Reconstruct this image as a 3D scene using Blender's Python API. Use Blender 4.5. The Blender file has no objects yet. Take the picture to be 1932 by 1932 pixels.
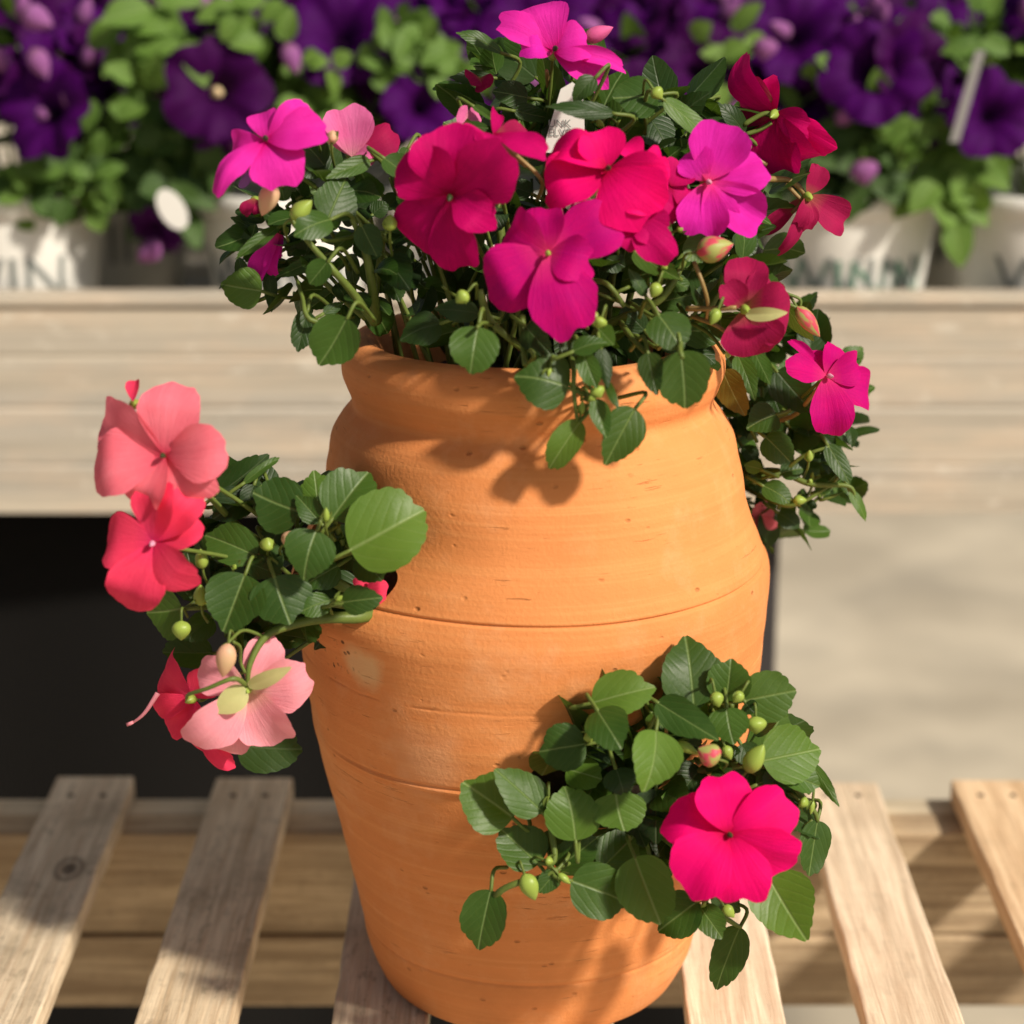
import bpy, bmesh, math, random
from mathutils import Vector, Matrix, noise
R = math.radians
scn = bpy.context.scene

# ------------------------------------------------------------------ camera
FPX, S = 4170.0, 1932.0            # focal length and frame size in reference units
PITCH = R(16.5)
CAM = Vector((0.0, -1.313, 0.700))
cam_d = bpy.data.cameras.new('camera'); cam = bpy.data.objects.new('camera', cam_d)
scn.collection.objects.link(cam); scn.camera = cam
cam.location = CAM; cam.rotation_euler = (R(90) - PITCH, 0, 0)
cam_d.sensor_width = 36; cam_d.lens = 36 * FPX / S
cam_d.clip_start = 0.02; cam_d.clip_end = 200
cam_d.dof.use_dof = True; cam_d.dof.focus_distance = 1.30; cam_d.dof.aperture_fstop = 4.2
# ------------------------------------------------------------------ light
SUN = Vector((0.60, -0.47, 0.63)).normalized()
w = bpy.data.worlds.new('World'); scn.world = w; w.use_nodes = True
nt = w.node_tree; bg = nt.nodes['Background']
sky = nt.nodes.new('ShaderNodeTexSky'); sky.sky_type = 'NISHITA'; sky.sun_disc = False
sky.sun_elevation = math.asin(SUN.z); sky.sun_rotation = math.atan2(SUN.x, SUN.y)
sky.air_density = 1.0; sky.dust_density = 3.0; sky.ozone_density = 0.6
hs = nt.nodes.new('ShaderNodeHueSaturation'); hs.inputs['Saturation'].default_value = .45
nt.links.new(sky.outputs[0], hs.inputs['Color']); nt.links.new(hs.outputs[0], bg.inputs[0]); bg.inputs[1].default_value = 0.055
sd = bpy.data.lights.new('sun', 'SUN'); so = bpy.data.objects.new('sun', sd); scn.collection.objects.link(so)
sd.energy = 4.7; sd.angle = R(4.5); sd.color = (1.0, 0.90, 0.76)
so.rotation_euler = SUN.to_track_quat('Z', 'Y').to_euler(); so.location = SUN * 5
scn.view_settings.view_transform = 'Standard'; scn.view_settings.look = 'None'
scn.view_settings.exposure = 0.10; scn.view_settings.gamma = 1.0

# ------------------------------------------------------------------ helpers
FW = Vector((0, math.cos(PITCH), -math.sin(PITCH))); UP = Vector((0, math.sin(PITCH), math.cos(PITCH)))
def ray(x, y): return Vector((1, 0, 0)) * ((x - S / 2) / FPX) - UP * ((y - S / 2) / FPX) + FW
def at(x, y, Y):
    d = ray(x, y); return CAM + d * ((Y - CAM.y) / d.y)
def on_plane(x, y, P, N):
    d = ray(x, y); k = d.dot(N)
    if abs(k) < 0.15: k = -0.15 if k <= 0 else 0.15
    return CAM + d * ((P - CAM).dot(N) / k)
def link(o, parent=None):
    scn.collection.objects.link(o)
    if parent is not None: o.parent = parent
    return o
def wloc(o):
    v = o.location.copy()
    while o.parent: o = o.parent; v += o.location
    return v
def empty(name, loc): 
    o = bpy.data.objects.new(name, None); o.location = loc; o.empty_display_size = .02
    return link(o)
def tag(o, label, cat, group=None, kind=None):
    if label: o['label'] = label
    if cat: o['category'] = cat
    if group: o['group'] = group
    if kind: o['kind'] = kind
    return o
class MB:
    """collects geometry in world space"""
    def __init__(s): s.v = []; s.f = []; s.m = []; s.uv = []; s.mi = 0
    def add(s, vs, fs, uvs=None):
        n = len(s.v); s.v += [Vector(v) for v in vs]
        s.uv += (uvs if uvs else [(0, 0)] * len(vs))
        for f in fs: s.f.append([i + n for i in f]); s.m.append(s.mi)
    def build(s, name, mats, parent=None, origin=None, smooth=True):
        if not isinstance(mats, (list, tuple)): mats = [mats]
        o0 = Vector(origin) if origin is not None else (sum(s.v, Vector()) / max(1, len(s.v)))
        me = bpy.data.meshes.new(name)
        me.from_pydata([v - o0 for v in s.v], [], s.f)
        for m in mats: me.materials.append(m)
        me.polygons.foreach_set('material_index', s.m)
        me.polygons.foreach_set('use_smooth', [smooth] * len(s.f))
        ul = me.uv_layers.new(name='UVMap')
        li = [0] * len(me.loops); me.loops.foreach_get('vertex_index', li)
        flat = []
        for i in li: flat += s.uv[i]
        ul.data.foreach_set('uv', flat)
        me.update()
        o = bpy.data.objects.new(name, me); link(o, parent)
        o.location = o0 - (wloc(parent) if parent else Vector())
        return o
def tube(mb, pts, r0, r1, n=7, cap=True):
    pts = [Vector(p) for p in pts]
    if len(pts) > 2:                                      # Catmull-Rom smoothing
        q = [pts[0] * 2 - pts[1]] + pts + [pts[-1] * 2 - pts[-2]]; out = []
        for i in range(1, len(q) - 2):
            for k in range(5):
                t = k / 5
                out.append(.5 * ((2 * q[i]) + (q[i+1] - q[i-1]) * t + (2*q[i-1] - 5*q[i] + 4*q[i+1] - q[i+2]) * t*t + (3*q[i] - q[i-1] - 3*q[i+1] + q[i+2]) * t**3))
        out.append(pts[-1]); pts = out
    vs = []; fs = []; m = len(pts); side = None
    for i, p in enumerate(pts):
        d = (pts[min(i+1, m-1)] - pts[max(i-1, 0)]).normalized()
        if side is None: side = d.orthogonal().normalized()
        side = (side - d * side.dot(d)).normalized(); b = d.cross(side)
        t = i / (m - 1); r = r0 * (1 - t) + r1 * t
        for k in range(n):
            a = 2 * math.pi * k / n; vs.append(p + side * math.cos(a) * r + b * math.sin(a) * r)
    for i in range(m - 1):
        for k in range(n):
            fs.append([i*n + k, i*n + (k+1) % n, (i+1)*n + (k+1) % n, (i+1)*n + k])
    if cap: fs += [[k for k in range(n)][::-1], [(m-1)*n + k for k in range(n)]]
    mb.add(vs, fs, [(0, 0)] * len(vs))
def fan(mb, P0, P1, N, width, kind='leaf', rng=random, cup=.15, bend=.1, nt_=40, ns=8, notch=.07, rip=.02, curl=0):
    """a leaf or petal: a closed outline filled in rings from its base, bent in space"""
    L = P1 - P0; ln = L.length; Y = L.normalized()
    N = (N - Y * N.dot(Y)).normalized(); X = Y.cross(N)
    vs = []; uvs = []; fs = []
    a1, a2, a3 = rng.uniform(0, 6.28), rng.uniform(0, 6.28), rng.uniform(0, 6.28)
    nser = rng.choice((15, 17, 19)) ; skew = rng.uniform(-.10, .10); nx_off = rng.uniform(-.25, .25)
    out = []
    for i in range(nt_ + 1):
        ph = math.pi * (-1 + 2 * i / nt_)
        c = (1 + math.cos(ph)) / 2
        if kind == 'leaf':
            y = c ** 1.08 * .925 + .075 * math.exp(-(ph / .17) ** 2)
            x = math.sin(ph) * (.5 - .075 * math.cos(ph))
            s_ = (.975 + .036 * abs(math.sin(ph * nser / 2)) ** .7) if abs(ph) < 2.6 else .975
            s_ *= 1 + .03 * math.sin(3 * ph + a1) + .012 * math.sin(5 * ph + a2)
        elif kind == 'simple':
            y = c * .9 + .1 * math.exp(-(ph / .4) ** 2); x = math.sin(ph) * (.5 - .08 * math.cos(ph)); s_ = 1
        else:
            y = c ** .78; y -= notch * math.exp(-((ph - nx_off) / .32) ** 2)
            x = math.sin(ph) * (.5 + .0 * math.cos(ph)) * min(1, (c * 2.2)) ** .22 * 1.0
            s_ = 1 + .030 * math.sin(3 * ph + a1) + .014 * math.sin(6 * ph + a2) + .006 * math.sin(15 * ph + a3)
        out.append((x * s_ * width, y * s_ * ln))
    npow = .9
    for j in range(ns + 1):
        s = (j / ns) ** npow
        for (x, y) in out:
            x2 = x * s; y2 = y * s; xr = x2 / (width * .5); yr = y2 / ln
            x3 = x2 + skew * width * yr * yr
            if kind == 'petal':
                z = cup * width * .5 * (abs(xr) ** 1.8) + bend * ln * math.sin(min(1, yr) * math.pi * .9)
                z += rip * ln * (math.sin(xr * 2.6 + a1) * yr + .30 * math.sin(xr * 6 + yr * 3 + a2) * yr * yr + .9 * math.sin(yr * 4 + xr * 1.5 + a3) * yr)
                z -= curl * ln * max(0, yr - .62) ** 2 * 2.2 * (1 + .5 * math.sin(a2))
            else:
                z = cup * width * .5 * (abs(xr) ** 1.2) + bend * ln * (math.sin(min(1, yr) * math.pi * .8))
                z += rip * ln * (math.sin(yr * 6 + a1) * xr * .8 + math.sin(xr * 3 + a2) * yr * .7)
            vs.append(P0 + X * x3 + Y * y2 + N * z); uvs.append((.5 + x2 / width, yr))
    m = nt_ + 1
    for j in range(ns):
        for i in range(nt_): fs.append([j*m+i, j*m+i+1, (j+1)*m+i+1, (j+1)*m+i])
    mb.add(vs, fs, uvs)
    return X, Y, N
def pod(mb, P0, P1, r, n=9, m=8, fat=.45):
    L = P1 - P0; d = L.normalized(); s = d.orthogonal().normalized(); b = d.cross(s); vs = []; fs = []; uv = []
    for j in range(m + 1):
        t = j / m; rr = r * (math.sin(math.pi * min(1, t ** (.75 if fat < .5 else 1.0))) ** .8 if 0 < t < 1 else .02)
        for k in range(n):
            a = 2 * math.pi * k / n; q = rr * (1 + .07 * math.cos(3 * a))
            vs.append(P0 + L * t + s * math.cos(a) * q + b * math.sin(a) * q); uv.append((k / n, t))
    for j in range(m):
        for k in range(n): fs.append([j*n+k, j*n+(k+1) % n, (j+1)*n+(k+1) % n, (j+1)*n+k])
    mb.add(vs, fs, uv)
def box(mb, a, b):
    x0, y0, z0 = a; x1, y1, z1 = b
    mb.add([(x0,y0,z0),(x1,y0,z0),(x1,y1,z0),(x0,y1,z0),(x0,y0,z1),(x1,y0,z1),(x1,y1,z1),(x0,y1,z1)],
           [[0,3,2,1],[4,5,6,7],[0,1,5,4],[1,2,6,5],[2,3,7,6],[3,0,4,7]])
def bevel(o, wdt, seg=2):
    m = o.modifiers.new('bevel', 'BEVEL'); m.width = wdt; m.segments = seg; m.limit_method = 'ANGLE'
    return o

# ------------------------------------------------------------------ materials
class NT:
    def __init__(s, name):
        s.m = bpy.data.materials.new(name); s.m.use_nodes = True; s.t = s.m.node_tree
        s.b = s.t.nodes['Principled BSDF']; s.o = s.t.nodes['Material Output']
    def n(s, typ, ins=None, **kw):
        nd = s.t.nodes.new('ShaderNode' + typ)
        for k, v in kw.items(): setattr(nd, k, v)
        for k, v in (ins or {}).items(): s.put(nd.inputs[k], v)
        return nd
    def put(s, sock, v):
        if isinstance(v, bpy.types.NodeSocket): s.t.links.new(v, sock)
        elif isinstance(v, bpy.types.Node): s.t.links.new(v.outputs[0], sock)
        else:
            if isinstance(v, tuple) and len(v) == 3 and sock.type == 'RGBA': v = v + (1,)
            sock.default_value = v
    def coords(s, kind='Object', scale=(1, 1, 1), loc=(0, 0, 0)):
        tc = s.n('TexCoord')
        return s.n('Mapping', {'Vector': tc.outputs[kind], 'Scale': scale, 'Location': loc}).outputs[0]
    def noise(s, vec, scale, detail=4, rough=.55, dist=0):
        return s.n('TexNoise', {'Vector': vec, 'Scale': scale, 'Detail': detail, 'Roughness': rough, 'Distortion': dist}).outputs[0]
    def ramp(s, fac, stops, interp='LINEAR'):
        r = s.n('ValToRGB', {'Fac': fac}); r.color_ramp.interpolation = interp; e = r.color_ramp.elements
        while len(e) < len(stops): e.new(.5)
        for i, (p, c) in enumerate(stops):
            e[i].position = p; e[i].color = (c if isinstance(c, tuple) else (c, c, c)) + (1,)
        return r.outputs[0]
    def mix(s, fac, a, b, mode='MIX'):
        m = s.n('Mix', data_type='RGBA', blend_type=mode)
        s.put(m.inputs[0], fac); s.put(m.inputs[6], a); s.put(m.inputs[7], b); return m.outputs[2]
    def math(s, op, a, b=0.0, c=None):
        m = s.n('Math', operation=op); s.put(m.inputs[0], a); s.put(m.inputs[1], b)
        if c is not None: s.put(m.inputs[2], c)
        return m.outputs[0]
    def bump(s, h, strength=.3, dist=.002, prev=None):
        b = s.n('Bump', {'Height': h, 'Strength': strength, 'Distance': dist})
        if prev is not None: s.put(b.inputs['Normal'], prev)
        return b.outputs[0]
    def fin(s, col, rough=.5, normal=None, spec=.5, trans=None, tcol=None):
        s.put(s.b.inputs['Base Color'], col); s.put(s.b.inputs['Roughness'], rough)
        s.b.inputs['Specular IOR Level'].default_value = spec
        if normal is not None: s.put(s.b.inputs['Normal'], normal)
        if trans:
            t = s.n('BsdfTranslucent', {'Color': tcol if tcol is not None else col})
            if normal is not None: s.put(t.inputs['Normal'], normal)
            mx = s.n('MixShader', {0: trans, 1: s.b.outputs[0], 2: t.outputs[0]})
            s.t.links.new(mx.outputs[0], s.o.inputs[0])
        return s.m

def leaf_mat(name, c_lo, c_hi, vein, gloss=.42, trans=.22, back=None):
    k = NT(name); uv = k.coords('UV'); sep = k.n('SeparateXYZ', {0: uv})
    ax = k.math('ABSOLUTE', k.math('SUBTRACT', sep.outputs[0], .5))
    v = sep.outputs[1]
    wob = k.noise(k.coords('UV'), 5, 2)
    ph = k.math('MULTIPLY_ADD', ax, -.72, v); ph = k.math('MULTIPLY_ADD', wob, .05, ph)
    ph = k.math('MULTIPLY_ADD', k.math('MULTIPLY', ax, ax), -.8, ph)
    sv = k.math('PINGPONG', k.math('MULTIPLY', ph, 5.2), .5)          # side veins
    side = k.ramp(sv, [(0, 1.0), (.05, .3), (.11, 0.0)])
    mid = k.ramp(ax, [(0, 1.0), (.012, .7), (.03, 0.0)])
    vn = k.math('MAXIMUM', k.math('MULTIPLY', side, .16), mid)
    oi = k.n('ObjectInfo'); obj = k.coords('Object')
    pt = k.noise(obj, 60, 3)
    fac = k.math('MULTIPLY_ADD', oi.outputs['Random'], .75, k.math('MULTIPLY_ADD', pt, .6, -.2))
    col = k.mix(fac, c_lo, c_hi)
    col = k.mix(k.math('MULTIPLY', vn, .75), col, vein)
    if back:
        g = k.n('NewGeometry'); col = k.mix(k.math('MULTIPLY', g.outputs['Backfacing'], .0), col, back)
    fine = k.noise(obj, 900, 2)
    h = k.math('ADD', k.math('MULTIPLY', k.math('SMOOTH_MIN', sv, .22, .15), 1.0), k.math('MULTIPLY', fine, .12))
    h = k.math('ADD', h, k.math('MULTIPLY', k.noise(obj, 160, 3), .5))
    h = k.math('SUBTRACT', h, k.math('MULTIPLY', mid, .7))
    nrm = k.bump(h, .40, .0012)
    return k.fin(col, k.math('MULTIPLY_ADD', pt, .25, gloss - .10), nrm, .32, trans, k.mix(.5, col, (.22, .40, .03)))
def petal_mat(name, col, deep, eye, trans=.30):
    k = NT(name); uv = k.coords('UV'); sep = k.n('SeparateXYZ', {0: uv})
    fx = k.math('DIVIDE', k.math('SUBTRACT', sep.outputs[0], .5), k.math('ADD', sep.outputs[1], .22))
    fv = k.n('CombineXYZ', {0: k.math('MULTIPLY', fx, 15), 1: k.math('MULTIPLY', sep.outputs[1], 1.3)}).outputs[0]
    st = k.noise(fv, 1.0, 5, .6, .5)
    blot = k.noise(k.coords('Object'), 70, 3)
    oi = k.n('ObjectInfo')
    c = k.mix(k.ramp(st, [(.40, 0.0), (.72, .45)]), col, deep)
    c = k.mix(k.math('MULTIPLY', k.ramp(blot, [(.35, 0.0), (.7, 1.0)]), .6), c, deep)
    c = k.mix(k.ramp(sep.outputs[1], [(.02, .95), (.16, .35), (.38, 0.0)]), c, eye)
    nrm = k.bump(k.math('ADD', st, k.math('MULTIPLY', k.noise(k.coords('Object'), 600, 2), .25)), .5, .0012)
    return k.fin(c, .65, nrm, .10, trans)
def flat_mat(name, col, rough=.5, var=.15, scale=120, trans=None, bumpy=0, spec=.4):
    k = NT(name); n = k.noise(k.coords('Object'), scale, 3)
    c = k.mix(n, tuple(x * (1 - var) for x in col), tuple(min(1, x * (1 + var)) for x in col))
    return k.fin(c, rough, k.bump(n, bumpy, .002) if bumpy else None, spec, trans)

M = {}
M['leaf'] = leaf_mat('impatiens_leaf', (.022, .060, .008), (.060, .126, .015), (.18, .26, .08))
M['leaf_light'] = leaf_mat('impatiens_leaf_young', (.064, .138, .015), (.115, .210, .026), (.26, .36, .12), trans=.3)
M['leaf_dark'] = leaf_mat('impatiens_leaf_dark', (.012, .034, .006), (.030, .066, .012), (.08, .12, .05))  # darker leaf green, with shade put into the colour of inner leaves
M['leaf_olive'] = leaf_mat('impatiens_leaf_yellowing', (.11, .085, .012), (.15, .12, .02), (.25, .25, .08))
M['stem'] = flat_mat('green_stem', (.13, .18, .035), .45, .35, 90, .1, .3, .3)
M['stem_red'] = flat_mat('tan_stem', (.30, .20, .07), .45, .25, 60, .1)
M['bud'] = flat_mat('green_bud', (.34, .46, .08), .4, .25, 60, .25)
M['pink'] = petal_mat('magenta_petal', (.88, .035, .46), (.72, .012, .33), (.62, .0, .16))
M['crimson'] = petal_mat('crimson_petal', (.66, .002, .155), (.42, .001, .10), (.30, .0, .03))
M['plum'] = petal_mat('plum_petal', (.66, .003, .19), (.42, .002, .18), (.8, .05, .2))
M['hot'] = petal_mat('hot_pink_petal', (.93, .002, .19), (.76, .002, .14), (.45, .0, .03))
M['magenta'] = petal_mat('violet_pink_petal', (.84, .025, .50), (.62, .008, .30), (.9, .06, .20))
M['salmon'] = petal_mat('salmon_petal', (1.0, .24, .31), (.96, .16, .23), (.82, .05, .12))
M['coral'] = petal_mat('coral_petal', (.95, .065, .15), (.84, .035, .11), (.75, .03, .16))
M['blush'] = petal_mat('blush_petal', (.96, .40, .47), (.94, .30, .38), (.75, .65, .35))
M['rose'] = petal_mat('wine_petal_back', (.42, .012, .085), (.30, .008, .07), (.35, .18, .06))
M['lightpink'] = petal_mat('light_pink_petal', (.88, .20, .46), (.80, .12, .36), (.85, .35, .4))
M['palestripe'] = flat_mat('pale_green_keel', (.55, .56, .24), .5, .2, 80, .3)
M['dark_eye'] = flat_mat('dark_green_pistil', (.03, .05, .015), .4)
M['pale_eye'] = flat_mat('mauve_pistil', (.60, .28, .40), .5)

def clay():
    k = NT('terracotta'); ob = k.coords('Object'); sep = k.n('SeparateXYZ', {0: ob})
    big = k.noise(ob, 7, 4, .6); mid = k.noise(ob, 38, 5, .6); fine = k.noise(ob, 420, 3, .6)
    lines = k.noise(k.coords('Object', (3.0, 3.0, 260)), 1.0, 3, .6)
    lines2 = k.noise(k.coords('Object', (1.5, 1.5, 60)), 1.0, 4, .6)
    c = k.mix(k.ramp(big, [(.3, 0.0), (.7, 1.0)]), (.66, .228, .068), (.81, .305, .100))
    c = k.mix(k.math('MULTIPLY', k.ramp(lines2, [(.4, 0.0), (.65, 1.0)]), .30), c, (.60, .22, .065))
    c = k.mix(k.math('MULTIPLY', k.ramp(lines, [(.5, 0.0), (.72, 1.0)]), .22), c, (.90, .43, .16))
    c = k.mix(k.math('MULTIPLY', k.ramp(mid, [(.55, 0.0), (.75, 1.0)]), .22), c, (.86, .45, .22))
    bl = k.noise(ob, 16, 6, .7)
    c = k.mix(k.math('MULTIPLY', k.ramp(bl, [(.54, 0.0), (.74, 1.0)]), .24), c, (.86, .52, .30))
    c = k.mix(k.math('MULTIPLY', k.ramp(k.noise(k.coords('Object', (1, 1, 1), (3, 1, 2)), 11, 5, .65), [(.55, 0.0), (.72, 1.0)]), .40), c, (.56, .19, .06))
    # lime bloom under the left pocket, dark soil crumbs around it
    def spot(px, py, rad, Yg):
        p = at(px, py, Yg)
        d = k.n('VectorMath', {0: ob, 1: tuple(p - POT)}, operation='DISTANCE').outputs['Value']
        d = k.math('MULTIPLY_ADD', k.noise(ob, 60, 4), rad * .9, k.math('SUBTRACT', d, rad * .45))
        return k.ramp(k.math('DIVIDE', d, rad), [(.45, 1.0), (1.0, 0.0)])
    c = k.mix(k.math('MULTIPLY', spot(690, 1255, .018, -.108), .75), c, (.74, .50, .26))
    crumbs = k.ramp(k.n('TexVoronoi', {'Vector': ob, 'Scale': 210}).outputs[0], [(.22, 1.0), (.36, 0.0)])
    crumbs = k.math('MULTIPLY', crumbs, k.ramp(k.noise(ob, 70, 3), [(.48, 0.0), (.56, 1.0)]))
    c = k.mix(k.math('MULTIPLY', crumbs, spot(635, 1200, .034, -.085)), c, (.05, .025, .012))
    c = k.mix(k.math('MULTIPLY', crumbs, spot(1010, 1530, .030, -.12)), c, (.06, .03, .015))
    c = k.mix(k.math('MULTIPLY', spot(820, 1420, .030, -.12), .25), c, (.86, .56, .36))
    # pits and short drag marks
    pv = k.n('TexVoronoi', {'Vector': k.coords('Object', (55, 55, 85)), 'Scale': 1.0, 'Randomness': 1.0}).outputs[0]
    pits = k.ramp(pv, [(.05, 1.0), (.13, 0.0)]); pits = k.math('MULTIPLY', pits, k.ramp(k.noise(ob, 30, 2), [(.47, 0.0), (.55, 1.0)]))
    drag = k.ramp(k.noise(k.coords('Object', (22, 22, 330)), 1.0, 3, .7), [(.63, 0.0), (.69, 1.0)])
    drag = k.math('MULTIPLY', drag, k.ramp(k.noise(ob, 14, 3), [(.51, 0.0), (.60, 1.0)]))
    hole = k.math('MAXIMUM', pits, k.math('MULTIPLY', drag, .8))
    c = k.mix(k.math('MULTIPLY', hole, .55), c, (.36, .13, .04))
    h = k.math('ADD', k.math('MULTIPLY', lines, .42), k.math('MULTIPLY', fine, .62))
    h = k.math('ADD', h, k.math('MULTIPLY', lines2, .55)); h = k.math('ADD', h, k.math('MULTIPLY', mid, .5))
    n1 = k.bump(h, .42, .0015); n2 = k.bump(k.math('SUBTRACT', 1.0, hole), .6, .0018, n1)
    return k.fin(c, k.math('MULTIPLY_ADD', mid, .25, .62), n2, .25)
def wood(name, a, b, dark, axis='Y', knots=(), rough=.75, stain=.5, fine_scale=1.0):
    k = NT(name)
    sc = {'Y': (70, 3.0, 70), 'X': (3.0, 70, 70)}[axis]
    lo = k.n('ObjectInfo').outputs['Location']
    tc = k.n('TexCoord'); wv = k.n('VectorMath', {0: tc.outputs['Object'], 1: lo}, operation='ADD').outputs[0]
    def mp(scale, loc=(0, 0, 0)): return k.n('Mapping', {'Vector': wv, 'Scale': scale, 'Location': loc}).outputs[0]
    g = k.noise(mp(sc), 1.0, 5, .6, .8)
    g2 = k.noise(mp(tuple(x * 4.5 for x in sc)), 1.0, 3, .6, .5)
    blot = k.noise(mp((14, 14, 14) if axis == 'Y' else (9, 16, 16)), 1.0, 5, .65)
    cut = k.noise(mp((60, 260, 20), (3, 1, 2)), 1.0, 2)
    c = k.mix(k.ramp(g, [(.36, 0.0), (.60, 1.0)]), tuple(x * .82 for x in a), b)
    c = k.mix(k.math('MULTIPLY', k.ramp(g2, [(.46, 0.0), (.64, 1.0)]), .55), c, dark)
    sp = k.noise(mp((120, 45, 120)), 1.0, 4, .7)
    c = k.mix(k.math('MULTIPLY', k.ramp(sp, [(.56, 0.0), (.66, 1.0)]), stain * .9), c, tuple(x * .4 for x in a))
    c = k.mix(k.math('MULTIPLY', k.ramp(blot, [(.50, 0.0), (.66, 1.0)]), stain), c, tuple(x * .45 for x in a))
    for (p, rad) in knots:
        d = k.n('VectorMath', {0: k.n('VectorMath', {0: wv, 1: (1.0, .55, 1.0)}, operation='MULTIPLY').outputs[0], 1: (p[0], p[1] * .55, p[2])}, operation='DISTANCE').outputs['Value']
        c = k.mix(k.ramp(k.math('DIVIDE', d, rad), [(.25, .8), (.45, .1), (.60, .65), (.85, 0.0)]), c, (.06, .04, .03))
    h = k.math('ADD', g, k.math('MULTIPLY', g2, .5)); h = k.math('ADD', h, k.math('MULTIPLY', cut, .25))
    return k.fin(c, rough, k.bump(h, .8, .0020), .25)

# ------------------------------------------------------------------ jar profile
POT = Vector((.0125, 0, 0))
SIL = [(1851,279),(1760,301),(1690,318),(1591,343),(1515,363),(1430,388),(1346,409),(1245,427),(1180,434),(1127,439),(1074,440),(1020,432),(931,408),(880,399),(850,391),(812,380),(785,366),(765,352),(750,342),(735,342),(718,351),(694,361),(668,361),(650,354)]
PROF = []
for (yp, rp) in SIL:
    p = at(1005, yp, 0); dep = (p - CAM).dot(FW); PROF.append((p.z, rp * dep / FPX))
PROF = [(-.0005, PROF[0][1] * .93), (.004, PROF[0][1] * .985)] + [q for q in PROF if q[0] > .006]
RIMZ = at(1005, 630, 0).z
def prof(z):
    if z <= PROF[0][0]: return PROF[0][1]
    for i in range(len(PROF) - 1):
        (z0, r0), (z1, r1) = PROF[i], PROF[i+1]
        if z <= z1:
            rm = PROF[max(i-1, 0)]; rp = PROF[min(i+2, len(PROF)-1)]
            t = (z - z0) / (z1 - z0)
            m0 = (r1 - rm[1]) / max(1e-6, z1 - rm[0]) * (z1 - z0); m1 = (rp[1] - r0) / max(1e-6, rp[0] - z0) * (z1 - z0)
            return (2*t**3-3*t*t+1)*r0 + (t**3-2*t*t+t)*m0 + (-2*t**3+3*t*t)*r1 + (t**3-t*t)*m1
    return PROF[-1][1]
def pot_hit(x, y):
    d = ray(x, y); p = CAM + d * .95
    for i in range(450):
        q = p - POT
        if -.01 < q.z < PROF[-1][0] and math.hypot(q.x, q.y) < prof(q.z): return p
        p = p + d * .0015
    return None
M['clay'] = clay()
M['soil'] = flat_mat('potting_soil', (.050, .030, .018), .95, .6, 160, None, .8)

# ------------------------------------------------------------------ structure: floor
k = NT('concrete_floor'); ob = k.coords('Object')
cc = k.mix(k.ramp(k.noise(ob, 1.6, 4, .6), [(.38, 0.0), (.62, 1.0)]), (.40, .35, .27), (.60, .53, .41))
cc = k.mix(k.math('MULTIPLY', k.ramp(k.noise(ob, 3.3, 5), [(.5, 0.0), (.65, 1.0)]), .45), cc, (.30, .27, .22))
M['floor'] = k.fin(cc, .85, k.bump(k.noise(ob, 60, 4), .3, .003), .2)
FZ = -1.02
mb = MB(); mb.add([(-60,-60,FZ),(60,-60,FZ),(60,60,FZ),(-60,60,FZ)], [[0,1,2,3]])
tag(mb.build('ground', M['floor'], origin=(0,0,FZ)), None, None, kind='structure')

# ------------------------------------------------------------------ the slatted bench the jar stands on
bench = empty('slatted_bench', (0, 0, FZ))
tag(bench, 'weathered slatted wooden bench the terracotta jar stands on', 'bench')
wcol = [((.64,.51,.35),(.80,.67,.49),(.44,.30,.19)), ((.64,.50,.33),(.82,.67,.47),(.46,.31,.18)), ((.60,.48,.34),(.74,.62,.47),(.42,.30,.20)),
        ((.62,.50,.36),(.76,.64,.48),(.44,.32,.21)), ((.74,.61,.44),(.87,.75,.57),(.56,.41,.28)), ((.70,.55,.38),(.83,.68,.50),(.54,.39,.26)), ((.70,.47,.27),(.82,.60,.38),(.54,.34,.19))]
SL = [-.478, -.360, -.2365, -.1134, .003, .1120, .2236, .3426, .462]
ENDY = [.312, .313, .311, .310, .31, .300, .302, .306, .31]
k0 = at(132, 1640, .13)
for i, x in enumerate(SL):
    a, b, c_ = wcol[min(max(i - 1, 0), 6)]
    kn = [((at(132, 1636, .145).x, at(132, 1636, .145).y, 0), .015)] if i == 1 else []
    m = wood('slat_wood_%d' % i, a, b, c_, 'Y', kn, stain=.55 if i < 4 else .18)
    mb = MB(); x0, x1 = x, x + .061; y0, y1 = -.62, ENDY[i]; n = 40; rr = random.Random(i)
    vs = []; fs = []
    for j in range(n + 1):
        y = y0 + (y1 - y0) * j / n
        dl = .0012 * noise.noise(Vector((i * 3.1, y * 30, 0))) ; dr = .0012 * noise.noise(Vector((i * 3.1 + 9, y * 30, 0)))
        dz = .0006 * noise.noise(Vector((i, y * 14, 3)))
        vs += [(x0 + dl, y, -.019), (x1 + dr, y, -.019), (x1 + dr, y, -.0008 + dz), (x0 + dl, y, -.0008 + dz)]
    for j in range(n):
        b0 = j * 4
        for q in range(4): fs.append([b0 + q, b0 + (q+1) % 4, b0 + 4 + (q+1) % 4, b0 + 4 + q])
    fs += [[3, 2, 1, 0], [n*4, n*4+1, n*4+2, n*4+3]]
    mb.add(vs, fs); o = mb.build('slat', m, bench, origin=(x + .03, 0, -.01), smooth=False)
    o.rotation_euler.z = R({1: .3, 2: -.3, 5: -1.0, 6: -.7, 7: -1.0}.get(i, 0))
    bevel(o, .0016)
    nb = MB()
    for yy in (.275, -.5):
        for dx in (.018, .043):
            pod(nb, Vector((x + dx, yy, -.002)), Vector((x + dx, yy, .0012)), .0028, 8, 4)
    nb.build('nail', flat_mat('rusty_nail', (.10, .07, .05), .6), o)
mstr = wood('stringer_wood', (.40,.29,.18), (.56,.43,.28), (.28,.19,.11), 'X', stain=.3)
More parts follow.
